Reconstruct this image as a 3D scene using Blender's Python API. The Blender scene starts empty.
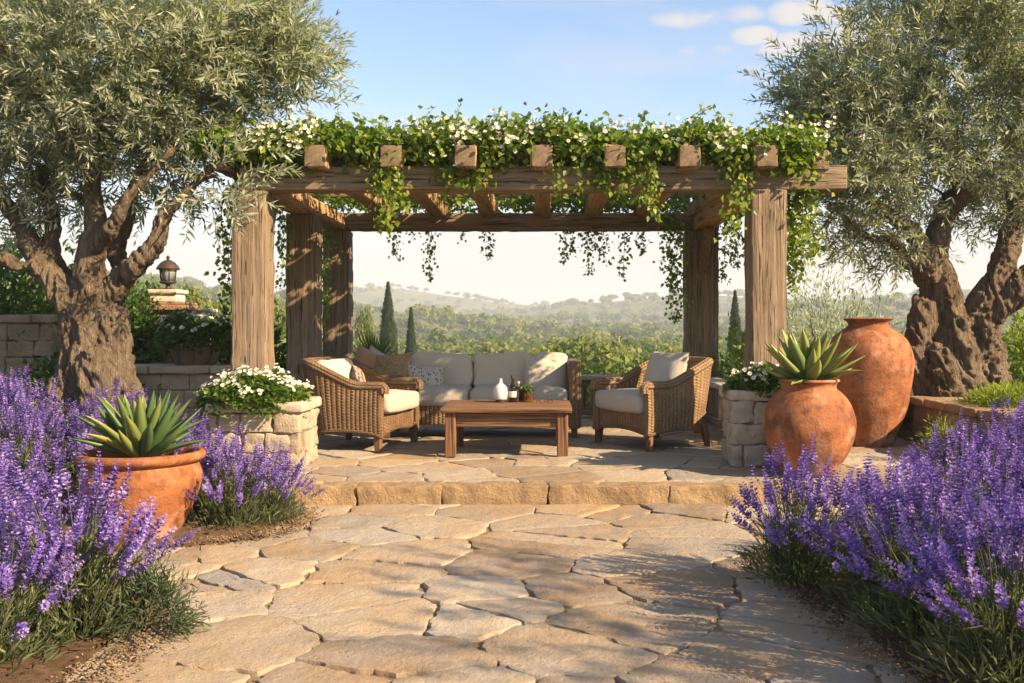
import bpy, math, random
import numpy as np
from mathutils import Vector, Matrix, noise as mnoise
R = math.radians
rng = np.random.default_rng(7)
random.seed(7)
SC = bpy.context.scene
COL = SC.collection

# ------------------------------------------------------------------ camera
EYE = 1.24
cam_d = bpy.data.cameras.new('camera')
cam = bpy.data.objects.new('camera', cam_d); COL.objects.link(cam)
cam.location = (0, 0, EYE); cam.rotation_euler = (R(90), 0, 0)
cam_d.lens = 34.98; cam_d.sensor_width = 36
cam_d.shift_x = -31/1024; cam_d.shift_y = -15.5/1024
cam_d.clip_start = .05; cam_d.clip_end = 6000
SC.camera = cam
# ------------------------------------------------------------------ light
SUN_AZ, SUN_EL = 119, 31          # azimuth clockwise from +Y
az, el = R(SUN_AZ), R(SUN_EL)
sdir = Vector((math.sin(az)*math.cos(el), math.cos(az)*math.cos(el), math.sin(el)))
sun_d = bpy.data.lights.new('sun', 'SUN'); sun_d.energy = 5.0; sun_d.angle = R(.55)
sun_d.color = (1, .76, .47)
sun = bpy.data.objects.new('sun', sun_d); COL.objects.link(sun)
sun.rotation_euler = (-sdir).to_track_quat('-Z', 'Y').to_euler()
W = bpy.data.worlds.new('World'); SC.world = W; W.use_nodes = True
nt = W.node_tree; nt.nodes.clear()
def nn(t, ty, **kw):
    n = t.nodes.new(ty)
    for k, v in kw.items(): setattr(n, k, v)
    return n
def mth(t, op, a, b=None, c=None, clamp=False):
    n = nn(t, 'ShaderNodeMath', operation=op); n.use_clamp = clamp
    for i, x in enumerate((a, b, c)):
        if x is None: continue
        if isinstance(x, (int, float)): n.inputs[i].default_value = x
        else: t.links.new(x, n.inputs[i])
    return n.outputs[0]
sky = nn(nt, 'ShaderNodeTexSky', sky_type='NISHITA')
sky.sun_disc = False; sky.sun_elevation = el; sky.sun_rotation = az
sky.air_density = 1.0; sky.dust_density = .6; sky.ozone_density = 2.4
SKY = .092
b1 = nn(nt, 'ShaderNodeBackground'); b1.inputs[1].default_value = SKY
nt.links.new(sky.outputs[0], b1.inputs[0])
tc = nn(nt, 'ShaderNodeTexCoord')
sep = nn(nt, 'ShaderNodeSeparateXYZ'); nt.links.new(tc.outputs['Generated'], sep.inputs[0])
# pale warm veil low over the hills
veil = nn(nt, 'ShaderNodeMapRange'); veil.interpolation_type = 'SMOOTHERSTEP'
veil.inputs[1].default_value = .02; veil.inputs[2].default_value = .24
veil.inputs[3].default_value = .92; veil.inputs[4].default_value = .0
nt.links.new(sep.outputs[2], veil.inputs[0])
bv = nn(nt, 'ShaderNodeBackground'); bv.inputs[0].default_value = (1, .945, .87, 1); bv.inputs[1].default_value = .37
m1 = nn(nt, 'ShaderNodeMixShader')
nt.links.new(veil.outputs[0], m1.inputs[0]); nt.links.new(b1.outputs[0], m1.inputs[1]); nt.links.new(bv.outputs[0], m1.inputs[2])
# fair-weather clouds
mp = nn(nt, 'ShaderNodeMapping'); mp.inputs['Scale'].default_value = (16, 16, 30)
nt.links.new(tc.outputs['Generated'], mp.inputs[0])
nz = nn(nt, 'ShaderNodeTexNoise'); nz.inputs['Scale'].default_value = 1.0; nz.inputs['Detail'].default_value = 8; nz.inputs['Roughness'].default_value = .52
nt.links.new(mp.outputs[0], nz.inputs['Vector'])
def blob(px, py, rx, ry):
    d = Vector(((px-543)/995, 1, (326-py)/995)).normalized()
    dx = mth(nt, 'DIVIDE', mth(nt, 'SUBTRACT', sep.outputs[0], d.x), rx/995)
    dz = mth(nt, 'DIVIDE', mth(nt, 'SUBTRACT', sep.outputs[2], d.z), ry/995)
    r2 = mth(nt, 'ADD', mth(nt, 'MULTIPLY', dx, dx), mth(nt, 'MULTIPLY', dz, dz))
    front = mth(nt, 'GREATER_THAN', sep.outputs[1], 0)
    return mth(nt, 'MULTIPLY', mth(nt, 'SUBTRACT', 1, r2, clamp=True), front)
acc = None
for b in ((708, 17, 62, 13), (800, 10, 34, 16), (750, 36, 30, 11), (706, 50, 34, 9), (758, 75, 36, 15), (800, 46, 46, 16), (835, 14, 30, 9), (860, 36, 50, 22)  , (980, 60, 80, 30), (930, 20, 60, 22)):
    v = blob(*b)
    acc = v if acc is None else mth(nt, 'MAXIMUM', acc, v)
nr_ = nn(nt, 'ShaderNodeMapRange'); nr_.inputs[1].default_value = .33; nr_.inputs[2].default_value = .68; nt.links.new(nz.outputs[0], nr_.inputs[0])
dens = mth(nt, 'MULTIPLY', mth(nt, 'POWER', acc, .6), mth(nt, 'ADD', .34, mth(nt, 'MULTIPLY', nr_.outputs[0], .95)))
cm = nn(nt, 'ShaderNodeMapRange'); cm.interpolation_type = 'SMOOTHSTEP'
cm.inputs[1].default_value = .25; cm.inputs[2].default_value = .95; cm.inputs[4].default_value = .92
nt.links.new(dens, cm.inputs[0])
# thin high streaks everywhere
mp2 = nn(nt, 'ShaderNodeMapping'); mp2.inputs['Scale'].default_value = (3, 3, 16)
nt.links.new(tc.outputs['Generated'], mp2.inputs[0])
nz2 = nn(nt, 'ShaderNodeTexNoise'); nz2.inputs['Scale'].default_value = 1.0; nz2.inputs['Detail'].default_value = 6
nt.links.new(mp2.outputs[0], nz2.inputs['Vector'])
st = nn(nt, 'ShaderNodeMapRange'); st.inputs[1].default_value = .45; st.inputs[2].default_value = .8; st.inputs[4].default_value = .55
nt.links.new(nz2.outputs[0], st.inputs[0])
cl = mth(nt, 'MAXIMUM', cm.outputs[0], st.outputs[0])
bc = nn(nt, 'ShaderNodeBackground'); bc.inputs[0].default_value = (1, .92, .86, 1); bc.inputs[1].default_value = .35
m2 = nn(nt, 'ShaderNodeMixShader')
nt.links.new(cl, m2.inputs[0]); nt.links.new(m1.outputs[0], m2.inputs[1]); nt.links.new(bc.outputs[0], m2.inputs[2])
wo = nn(nt, 'ShaderNodeOutputWorld'); nt.links.new(m2.outputs[0], wo.inputs[0])
vs = SC.view_settings
vs.view_transform = 'Standard'; vs.look = 'None'; vs.gamma = 1; vs.use_curve_mapping = False
vs.exposure = 1.38
cy = SC.cycles
cy.use_denoising = True
cy.max_bounces = 7; cy.diffuse_bounces = 4; cy.glossy_bounces = 2; cy.transmission_bounces = 4; cy.transparent_max_bounces = 4; cy.volume_bounces = 0
cy.sample_clamp_indirect = 6
cy.caustics_reflective = False; cy.caustics_refractive = False

# ------------------------------------------------------------------ helpers
def at(px, py, Y): return np.array(((px-543)/995*Y, Y, EYE+(326-py)/995*Y))

def _h(i, j, k, s):
    n = (i*73856093) ^ (j*19349663) ^ (k*83492791) ^ (s*2654435)
    n = (n ^ (n >> 13)) * 1274126177 & 0x7fffffff
    return ((n ^ (n >> 16)) & 0xffff)/32767.5-1
def vnoise(p, scale=1., seed=0, octs=1):
    p = np.asarray(p, float)*scale; out = 0; a = 1
    for o in range(octs):
        f = np.floor(p).astype(np.int64); t = p-f; t = t*t*(3-2*t)
        i, j, k = f.T; x, y, z = t.T
        def L(dx, dy, dz): return _h(i+dx, j+dy, k+dz, seed+o*17+1)
        c = ((L(0,0,0)*(1-x)+L(1,0,0)*x)*(1-y)+(L(0,1,0)*(1-x)+L(1,1,0)*x)*y)*(1-z)+((L(0,0,1)*(1-x)+L(1,0,1)*x)*(1-y)+(L(0,1,1)*(1-x)+L(1,1,1)*x)*y)*z
        out = out+a*c; a *= .5; p = p*2.03
    return out

class MB:
    def __init__(s): s.v = []; s.f = []; s.t = []; s.w = []; s.n = 0
    def add(s, v, f, t=.5, w=None):
        v = np.asarray(v, float).reshape(-1, 3)
        fs = f if isinstance(f, list) else [f]
        for a in fs:
            a = np.asarray(a, np.int64)
            if a.ndim == 1: a = a[None]
            if len(a): s.f.append(a+s.n)
        s.v.append(v); s.t.append(np.broadcast_to(np.asarray(t, float), (len(v),)))
        s.w.append(v if w is None else np.asarray(w, float)); s.n += len(v)
        return s
    def build(s, name, mat, parent=None, smooth=False, loc=None, sharp=None):
        me = bpy.data.meshes.new(name)
        v = np.concatenate(s.v); me.vertices.add(len(v)); me.vertices.foreach_set('co', v.ravel())
        li = np.concatenate([a.ravel() for a in s.f]); lt = np.concatenate([np.full(len(a), a.shape[1]) for a in s.f])
        me.loops.add(len(li)); me.loops.foreach_set('vertex_index', li.astype(np.int32))
        me.polygons.add(len(lt)); ls = np.concatenate(([0], np.cumsum(lt)[:-1]))
        me.polygons.foreach_set('loop_start', ls.astype(np.int32)); me.polygons.foreach_set('loop_total', lt.astype(np.int32))
        me.update(calc_edges=True); me.validate()
        a = me.attributes.new('tint', 'FLOAT', 'POINT'); a.data.foreach_set('value', np.concatenate(s.t).astype(np.float32))
        a = me.attributes.new('wv', 'FLOAT_VECTOR', 'POINT'); a.data.foreach_set('vector', np.concatenate(s.w).astype(np.float32).ravel())
        if smooth: me.polygons.foreach_set('use_smooth', np.ones(len(lt), bool))
        if smooth and sharp: me.set_sharp_from_angle(angle=R(sharp))
        me.materials.append(mat)
        o = bpy.data.objects.new(name, me); COL.objects.link(o)
        if parent is not None: o.parent = parent
        if loc is not None: o.location = loc
        return o
def tag(o, label=None, cat=None, group=None, kind=None):
    if label: o['label'] = label
    if cat: o['category'] = cat
    if group: o['group'] = group
    if kind: o['kind'] = kind
    return o
def thing(name, label, cat, loc=(0, 0, 0), rz=0, group=None):
    o = bpy.data.objects.new(name, None); COL.objects.link(o); o.location = loc; o.rotation_euler = (0, 0, rz)
    return tag(o, label, cat, group)
def copy_tree(o, parent=None):
    c = o.copy(); COL.objects.link(c); c.parent = parent
    for ch in list(KIDS.get(o.name, [])): copy_tree(ch, c)
    return c
KIDS = {}
def kids(o):
    return [c for c in bpy.data.objects if c.parent == o]

_rb = {}
def rbox(size, b, n=(3, 3, 3)):
    key = (tuple(np.round(size, 4)), b, n)
    if key in _rb: return _rb[key]
    h = np.array(size)/2
    axs = []
    for i in range(3):
        inner = np.linspace(-h[i]+b, h[i]-b, n[i]+1)
        axs.append(np.concatenate(([-h[i], -h[i]+.35*b], inner, [h[i]-.35*b, h[i]])))
    V = []; F = []; c = 0
    for ax in range(3):
        u, v = [(1, 2), (2, 0), (0, 1)][ax]
        for sgn in (-1, 1):
            U, Vv = np.meshgrid(axs[u], axs[v], indexing='ij')
            P = np.zeros(U.shape+(3,)); P[..., u] = U; P[..., v] = Vv; P[..., ax] = sgn*h[ax]
            nu, nv = U.shape
            idx = np.arange(nu*nv).reshape(nu, nv)+c
            q = np.stack((idx[:-1, :-1], idx[1:, :-1], idx[1:, 1:], idx[:-1, 1:]), -1).reshape(-1, 4)
            if sgn < 0: q = q[:, ::-1]
            V.append(P.reshape(-1, 3)); F.append(q); c += nu*nv
    V = np.concatenate(V); F = np.concatenate(F)
    _, first, inv = np.unique(np.round(V, 5), axis=0, return_index=True, return_inverse=True)
    inv = inv.reshape(-1)
    V = V[first]; F = inv[F]
    q = np.clip(V, -(h-b), h-b); d = V-q; L = np.linalg.norm(d, axis=1, keepdims=True)
    V = q+b*d/np.maximum(L, 1e-9)
    _rb[key] = (V, F)
    return V, F
def rotm(rx=0, ry=0, rz=0):
    return np.array((Matrix.Rotation(rz, 3, 'Z') @ Matrix.Rotation(ry, 3, 'Y') @ Matrix.Rotation(rx, 3, 'X')))
def block(mb, c, size, b=.02, n=(3, 3, 3), rough=0., rs=8., rot=None, t=None, seed=None):
    V, F = rbox(size, min(b, min(size)*.45), n); V = V.copy()
    sd = rng.integers(1, 9999) if seed is None else seed
    if rough:
        L = np.linalg.norm(V, axis=1, keepdims=True); off = np.array([sd*1.37, sd*.71, sd*.33])
        disp = np.stack([vnoise(V+off+k*13.1, rs, 5+k, 2) for k in range(3)], 1)
        V += rough*disp
    if rot is not None: V = V @ rot.T
    mb.add(V+np.asarray(c), F, rng.random() if t is None else t, w=V)
def tube(pts, rad, seg=8, cap=True):
    P = np.asarray(pts, float); n = len(P); rad = np.broadcast_to(np.asarray(rad, float), (n,))
    T = np.gradient(P, axis=0); T /= np.maximum(np.linalg.norm(T, axis=1, keepdims=True), 1e-9)
    ref = np.array((0, 0, 1.)) if abs(T[0, 2]) < .9 else np.array((1., 0, 0))
    u = np.cross(T[0], ref); u /= np.linalg.norm(u)
    a = np.linspace(0, 2*np.pi, seg, endpoint=False); V = []
    for i in range(n):
        u = u-T[i]*np.dot(u, T[i]); u /= max(np.linalg.norm(u), 1e-9); w = np.cross(T[i], u)
        V.append(P[i]+rad[i]*(np.cos(a)[:, None]*u+np.sin(a)[:, None]*w))
    V = np.concatenate(V); idx = np.arange(n*seg).reshape(n, seg); nx = np.roll(idx, -1, 1)
    F = [np.stack((idx[:-1], nx[:-1], nx[1:], idx[1:]), -1).reshape(-1, 4)]
    if cap: F += [idx[0][::-1][None], idx[-1][None]]
    return V, F
def spline(pts, n=20):
    P = np.asarray(pts, float); d = np.concatenate(([0], np.cumsum(np.linalg.norm(np.diff(P[:, :3], axis=0), axis=1))))
    t = np.linspace(0, d[-1], n); Q = np.vstack((2*P[0]-P[1], P, 2*P[-1]-P[-2])); out = []
    for x in t:
        i = min(np.searchsorted(d, x, 'right')-1, len(P)-2); u = (x-d[i])/max(d[i+1]-d[i], 1e-9)
        a, b, c, e = Q[i:i+4]
        out.append(.5*(2*b+(c-a)*u+(2*a-5*b+4*c-e)*u*u+(-a+3*b-3*c+e)*u**3))
    return np.array(out)
def lathe(prof, seg=48, wob=0., seed=1, sc=6.):
    p = np.asarray(prof, float); a = np.linspace(0, 2*np.pi, seg, endpoint=False)
    V = np.stack((p[:, 0][:, None]*np.cos(a), p[:, 0][:, None]*np.sin(a), np.repeat(p[:, 1][:, None], seg, 1)), -1).reshape(-1, 3)
    if wob:
        r = 1+wob*vnoise(V, sc, seed, 2); V[:, 0] *= r; V[:, 1] *= r
    idx = np.arange(len(p)*seg).reshape(len(p), seg); nx = np.roll(idx, -1, 1)
    return V, [np.stack((idx[:-1], nx[:-1], nx[1:], idx[1:]), -1).reshape(-1, 4), idx[0][::-1][None], idx[-1][None]]
def sprof(pts, n=40): 
    s = spline([(a, b, 0) for a, b in pts], n); return s[:, :2]
def unit(v): return v/np.maximum(np.linalg.norm(v, axis=-1, keepdims=True), 1e-9)
def rdir(n, up=0.): 
    d = rng.normal(size=(n, 3)); d = unit(d); d[:, 2] += up; return unit(d)
def leaves(mb, P, D, N, L, Wd, t, fold=.15, mid=.45, curl=0.):
    """one folded pointed leaf per row: base P, direction D, normal N, length L, width Wd"""
    n = len(P); D = unit(D); S = unit(np.cross(D, N)); Nn = np.cross(S, D)
    L = np.broadcast_to(np.asarray(L, float), (n,))[:, None]; Wd = np.broadcast_to(np.asarray(Wd, float), (n,))[:, None]
    v = np.stack((P, P+D*L*mid+S*Wd/2+Nn*Wd*fold, P+D*L-Nn*L*curl, P+D*L*mid-S*Wd/2+Nn*Wd*fold), 1).reshape(-1, 3)
    b = np.arange(n)[:, None]*4
    f = np.concatenate((b+np.array([[0, 1, 2]]), b+np.array([[0, 2, 3]])))
    mb.add(v, f, np.repeat(np.broadcast_to(np.asarray(t, float), (n,)), 4))

# ------------------------------------------------------------------ materials
def newmat(name):
    m = bpy.data.materials.new(name); m.use_nodes = True; t = m.node_tree; t.nodes.clear()
    out = nn(t, 'ShaderNodeOutputMaterial'); return m, t, out
def ramp(t, fac, stops):
    r = nn(t, 'ShaderNodeValToRGB'); e = r.color_ramp.elements
    while len(e) < len(stops): e.new(.5)
    for x, (p, c) in zip(e, stops): x.position = p; x.color = (*c, 1)
    if fac is not None: t.links.new(fac, r.inputs[0])
    return r.outputs[0]
def noise_n(t, scale=(1, 1, 1), detail=6, rough=.6, coord='Object', dist=0., attr=None):
    if attr: c = nn(t, 'ShaderNodeAttribute', attribute_name=attr).outputs['Vector']
    else: c = nn(t, 'ShaderNodeTexCoord').outputs[coord]
    m = nn(t, 'ShaderNodeMapping'); m.inputs['Scale'].default_value = scale; t.links.new(c, m.inputs[0])
    x = nn(t, 'ShaderNodeTexNoise'); x.inputs['Scale'].default_value = 1; x.inputs['Detail'].default_value = detail
    x.inputs['Roughness'].default_value = rough; x.inputs['Distortion'].default_value = dist
    t.links.new(m.outputs[0], x.inputs['Vector']); return x.outputs[0]
def mixc(t, f, a, b, mode='MIX'):
    m = nn(t, 'ShaderNodeMix', data_type='RGBA', blend_type=mode)
    if isinstance(f, (int, float)): m.inputs[0].default_value = f
    else: t.links.new(f, m.inputs[0])
    for s, x in ((6, a), (7, b)):
        if isinstance(x, tuple): m.inputs[s].default_value = (*x, 1)
        else: t.links.new(x, m.inputs[s])
    return m.outputs[2]
def bump(t, h, strength=.5, dist=.02, normal=None):
    b = nn(t, 'ShaderNodeBump'); b.inputs['Strength'].default_value = strength; b.inputs['Distance'].default_value = dist
    t.links.new(h, b.inputs['Height'])
    if normal is not None: t.links.new(normal, b.inputs['Normal'])
    return b.outputs[0]
def pbsdf(t, out, col, rough=.8, normal=None, spec=.3, **kw):
    p = nn(t, 'ShaderNodeBsdfPrincipled')
    if isinstance(col, tuple): p.inputs['Base Color'].default_value = (*col, 1)
    else: t.links.new(col, p.inputs['Base Color'])
    if isinstance(rough, (int, float)): p.inputs['Roughness'].default_value = rough
    else: t.links.new(rough, p.inputs['Roughness'])
    p.inputs['Specular IOR Level'].default_value = spec
    for k, v in kw.items(): p.inputs[k].default_value = v
    if normal is not None: t.links.new(normal, p.inputs['Normal'])
    t.links.new(p.outputs[0], out.inputs[0]); return p
def tintn(t): return nn(t, 'ShaderNodeAttribute', attribute_name='tint').outputs['Fac']

def leafmat(name, stops, back=None, trans=.35, rough=.5, spec=.35, tc=1.25):
    m, t, out = newmat(name)
    c = ramp(t, tintn(t), stops)
    if back:
        g = nn(t, 'ShaderNodeNewGeometry'); c = mixc(t, g.outputs['Backfacing'], c, back)
    p = nn(t, 'ShaderNodeBsdfPrincipled'); t.links.new(c, p.inputs['Base Color'])
    p.inputs['Roughness'].default_value = rough; p.inputs['Specular IOR Level'].default_value = spec
    tr = nn(t, 'ShaderNodeBsdfTranslucent')
    c2 = mixc(t, 1.0, c, (tc*1.15, tc*1.25, tc*.55), 'MULTIPLY'); t.links.new(c2, tr.inputs[0])
    mx = nn(t, 'ShaderNodeMixShader'); mx.inputs[0].default_value = trans
    t.links.new(p.outputs[0], mx.inputs[1]); t.links.new(tr.outputs[0], mx.inputs[2]); t.links.new(mx.outputs[0], out.inputs[0])
    return m
def stonemat(name, stops, scale=3., bs=.5, tint=.5, grain=60., rough=.85, pit=(.25, .2, .14), vein=.45, stain=(.30, .195, .11)):
    """stops by each stone's own tint, mottled by noise, with lichen stains"""
    m, t, out = newmat(name)
    base = ramp(t, tintn(t), stops)
    n1 = noise_n(t, (scale,)*3, 8, .65, attr=None)
    c = mixc(t, mth(t, 'MULTIPLY', n1, .9), base, ramp(t, n1, [(.3, tuple(x*.55 for x in stops[0][1])), (.55, stops[-1][1]), (.75, tuple(min(1, x*1.25) for x in stops[-1][1]))]))
    n2 = noise_n(t, (grain,)*3, 4, .7)
    n3 = noise_n(t, (scale*5,)*3, 8, .72, dist=.12)
    sp = nn(t, 'ShaderNodeMapRange'); sp.inputs[1].default_value = .56; sp.inputs[2].default_value = .72; sp.inputs[4].default_value = .5
    t.links.new(n3, sp.inputs[0]); c = mixc(t, sp.outputs[0], c, pit)
    tcn = nn(t, 'ShaderNodeTexCoord'); rm = nn(t, 'ShaderNodeTexNoise'); rm.noise_type = 'RIDGED_MULTIFRACTAL'
    rm.inputs['Scale'].default_value = scale*.9; rm.inputs['Detail'].default_value = 7; rm.inputs['Distortion'].default_value = .25; t.links.new(tcn.outputs['Object'], rm.inputs['Vector'])
    vn = nn(t, 'ShaderNodeMapRange'); vn.inputs[1].default_value = .95; vn.inputs[2].default_value = 1.6; vn.inputs[4].default_value = vein
    t.links.new(rm.outputs[0], vn.inputs[0]); c = mixc(t, vn.outputs[0], c, tuple(x*.45 for x in pit))
    n5 = noise_n(t, (scale*.45,)*3, 5, .6, dist=.4)
    sn = nn(t, 'ShaderNodeMapRange'); sn.inputs[1].default_value = .48; sn.inputs[2].default_value = .68; sn.inputs[4].default_value = .55
    t.links.new(n5, sn.inputs[0]); c = mixc(t, sn.outputs[0], c, stain)
    h = mth(t, 'SUBTRACT', mth(t, 'ADD', mth(t, 'MULTIPLY', n3, 1.), mth(t, 'MULTIPLY', n2, .35)), mth(t, 'MULTIPLY', vn.outputs[0], .35))
    pbsdf(t, out, c, rough, bump(t, h, bs, .05)); return m
def woodmat(name, axis, dark, mid, light, bs=.45):
    m, t, out = newmat(name)
    s = [36., 36., 36.]; s[axis] = 1.3
    g = noise_n(t, tuple(s), 8, .68, dist=.15)
    s2 = [5., 5., 5.]; s2[axis] = .8
    g2 = noise_n(t, tuple(s2), 4, .6, dist=.8)
    s3 = [60., 60., 60.]; s3[axis] = 1.6
    g3 = noise_n(t, tuple(s3), 3, .5)
    c = ramp(t, g, [(.28, dark), (.5, mid), (.72, light)])
    c = mixc(t, mth(t, 'MULTIPLY', g2, .75), c, ramp(t, g2, [(.3, dark), (.5, mid), (.75, light)]))
    cr = nn(t, 'ShaderNodeMapRange'); cr.inputs[1].default_value = .58; cr.inputs[2].default_value = .66; cr.inputs[4].default_value = .85
    t.links.new(g3, cr.inputs[0]); c = mixc(t, cr.outputs[0], c, tuple(x*.35 for x in dark))
    h = mth(t, 'SUBTRACT', mth(t, 'ADD', g, mth(t, 'MULTIPLY', g2, .6)), mth(t, 'MULTIPLY', cr.outputs[0], .5))
    pbsdf(t, out, c, .85, bump(t, h, bs*1.6, .03), .2); return m

M = {}
for i, a in enumerate('xyz'):
    M['beam_'+a] = woodmat('weathered_oak_'+a, i, (.10, .068, .043), (.25, .18, .118), (.42, .325, .225))
    M['teak_'+a] = woodmat('oiled_teak_'+a, i, (.085, .04, .02), (.19, .10, .052), (.30, .175, .095), .35)
M['beam_bounce_lit'] = woodmat('bounce_lit_oak', 1, (.22, .12, .055), (.45, .27, .135), (.60, .40, .22))  # brighter, golden copy of the oak: bounced light put into the colour
def endmat():
    m, t, out = newmat('end_grain'); tcn = nn(t, 'ShaderNodeTexCoord'); mp = nn(t, 'ShaderNodeMapping'); mp.inputs['Location'].default_value = (.02, 0, .035); t.links.new(tcn.outputs['Object'], mp.inputs[0])
    w = nn(t, 'ShaderNodeTexWave', wave_type='RINGS', rings_direction='Y'); w.inputs['Scale'].default_value = 38; w.inputs['Distortion'].default_value = 2.5; w.inputs['Detail'].default_value = 3; t.links.new(mp.outputs[0], w.inputs['Vector'])
    n = noise_n(t, (45, 45, 45), 6, .7); f = mth(t, 'ADD', mth(t, 'MULTIPLY', w.outputs['Fac'], .4), mth(t, 'MULTIPLY', n, .6))
    c = ramp(t, f, [(.25, (.08, .05, .03)), (.5, (.22, .15, .095)), (.75, (.36, .265, .175))]); pbsdf(t, out, c, .9, bump(t, f, .6, .02), .15); return m
M['end_grain'] = endmat()
M['bark'] = None
def barkmat():
    m, t, out = newmat('olive_bark')
    n1 = noise_n(t, (24, 24, 2.4), 9, .72, dist=.5)
    n2 = noise_n(t, (2.5, 2.5, 1.2), 4, .6)
    n3 = noise_n(t, (70, 70, 7), 6, .72, dist=.3)
    c = ramp(t, n1, [(.3, (.06, .042, .026)), (.44, (.20, .14, .09)), (.58, (.38, .285, .19)), (.72, (.55, .45, .33))])
    c = mixc(t, mth(t, 'MULTIPLY', n2, .6), c, ramp(t, n2, [(.35, (.17, .12, .08)), (.65, (.42, .33, .24))]))
    h = mth(t, 'ADD', n1, mth(t, 'MULTIPLY', n3, .7))
    pbsdf(t, out, c, .9, bump(t, h, 1., .12), .15); return m
M['bark'] = barkmat()
M['olive_leaf'] = leafmat('olive_leaf', [(0, (.10, .125, .088)), (.5, (.205, .23, .165)), (1, (.36, .37, .26))], back=(.40, .42, .33), trans=.32, rough=.42, spec=.45)
M['vine_leaf'] = leafmat('vine_leaf', [(0, (.04, .09, .013)), (.5, (.13, .20, .026)), (1, (.29, .33, .05))], trans=.45, rough=.4)
M['herb_leaf'] = leafmat('herb_leaf', [(0, (.03, .07, .014)), (.5, (.08, .15, .027)), (1, (.19, .25, .05))], trans=.38, rough=.42)
M['rosemary_leaf'] = leafmat('rosemary_leaf', [(0, (.03, .05, .025)), (.5, (.065, .095, .045)), (1, (.13, .16, .075))], trans=.25, rough=.55)
M['lav_leaf'] = leafmat('lavender_leaf', [(0, (.07, .09, .045)), (.5, (.13, .155, .075)), (1, (.23, .24, .12))], trans=.35, rough=.6)
M['lav_flower'] = leafmat('lavender_flower', [(0, (.15, .11, .17)), (.16, (.115, .065, .31)), (.55, (.225, .145, .47)), (1, (.50, .38, .67))], trans=.35, rough=.6, tc=1.0)
M['lav_flower'].node_tree.nodes['Mix'].inputs[7].default_value = (1.2, .95, 1.2, 1)
M['petal'] = leafmat('white_petal', [(0, (.60, .42, .06)), (.1, (.60, .42, .06)), (.14, (.70, .67, .56)), (1, (.82, .80, .73))], trans=.3, rough=.5, tc=1.0)
M['petal'].node_tree.nodes['Mix'].inputs[7].default_value = (1, .97, .85, 1)
M['agave'] = leafmat('agave_leaf', [(0, (.05, .10, .035)), (.5, (.10, .165, .05)), (1, (.30, .30, .07))], trans=.12, rough=.38)
M['wood_leaf'] = leafmat('woodland_leaf', [(0, (.055, .095, .025)), (.5, (.14, .18, .042)), (1, (.29, .28, .075))], trans=.35, rough=.7, spec=.1)
M['cyp_leaf'] = leafmat('cypress_leaf', [(0, (.02, .042, .016)), (1, (.055, .085, .03))], trans=.15, rough=.7, spec=.1)
M['flag'] = stonemat('flagstone', [(0, (.29, .195, .11)), (.25, (.50, .36, .205)), (.45, (.37, .305, .23)), (.65, (.60, .47, .305)), (.82, (.48, .365, .235)), (.93, (.62, .52, .39)), (1, (.27, .25, .235))], 2.6, .6, vein=.75, stain=(.40, .25, .12))
M['step'] = stonemat('step_stone', [(0, (.30, .195, .105)), (1, (.43, .30, .165))], 4., .8)
M['wallstone'] = stonemat('cream_wall_stone', [(0, (.40, .30, .20)), (.5, (.50, .40, .28)), (1, (.46, .39, .30))], 5., .6)
M['coping'] = stonemat('coping_stone', [(0, (.44, .36, .26)), (1, (.52, .44, .33))], 6., .35)
M['oldwall'] = stonemat('old_wall_stone', [(0, (.27, .20, .13)), (1, (.38, .30, .21))], 4., .8)
M['brick'] = stonemat('soft_red_brick', [(0, (.36, .19, .10)), (1, (.46, .27, .15))], 6., .8)
M['mortar'] = stonemat('sandy_joint', [(0, (.20, .14, .085)), (1, (.27, .19, .12))], 6., .6)
def soilmat():
    m, t, out = newmat('soil_mulch')
    n = noise_n(t, (22,)*3, 8, .75); n2 = noise_n(t, (3,)*3, 4)
    c = ramp(t, n, [(.3, (.05, .03, .018)), (.5, (.14, .085, .05)), (.7, (.27, .18, .11))])
    c = mixc(t, mth(t, 'MULTIPLY', n2, .6), c, (.16, .10, .06))
    pbsdf(t, out, c, .95, bump(t, n, 1., .05), .1); return m
M['soil'] = soilmat()
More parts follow.
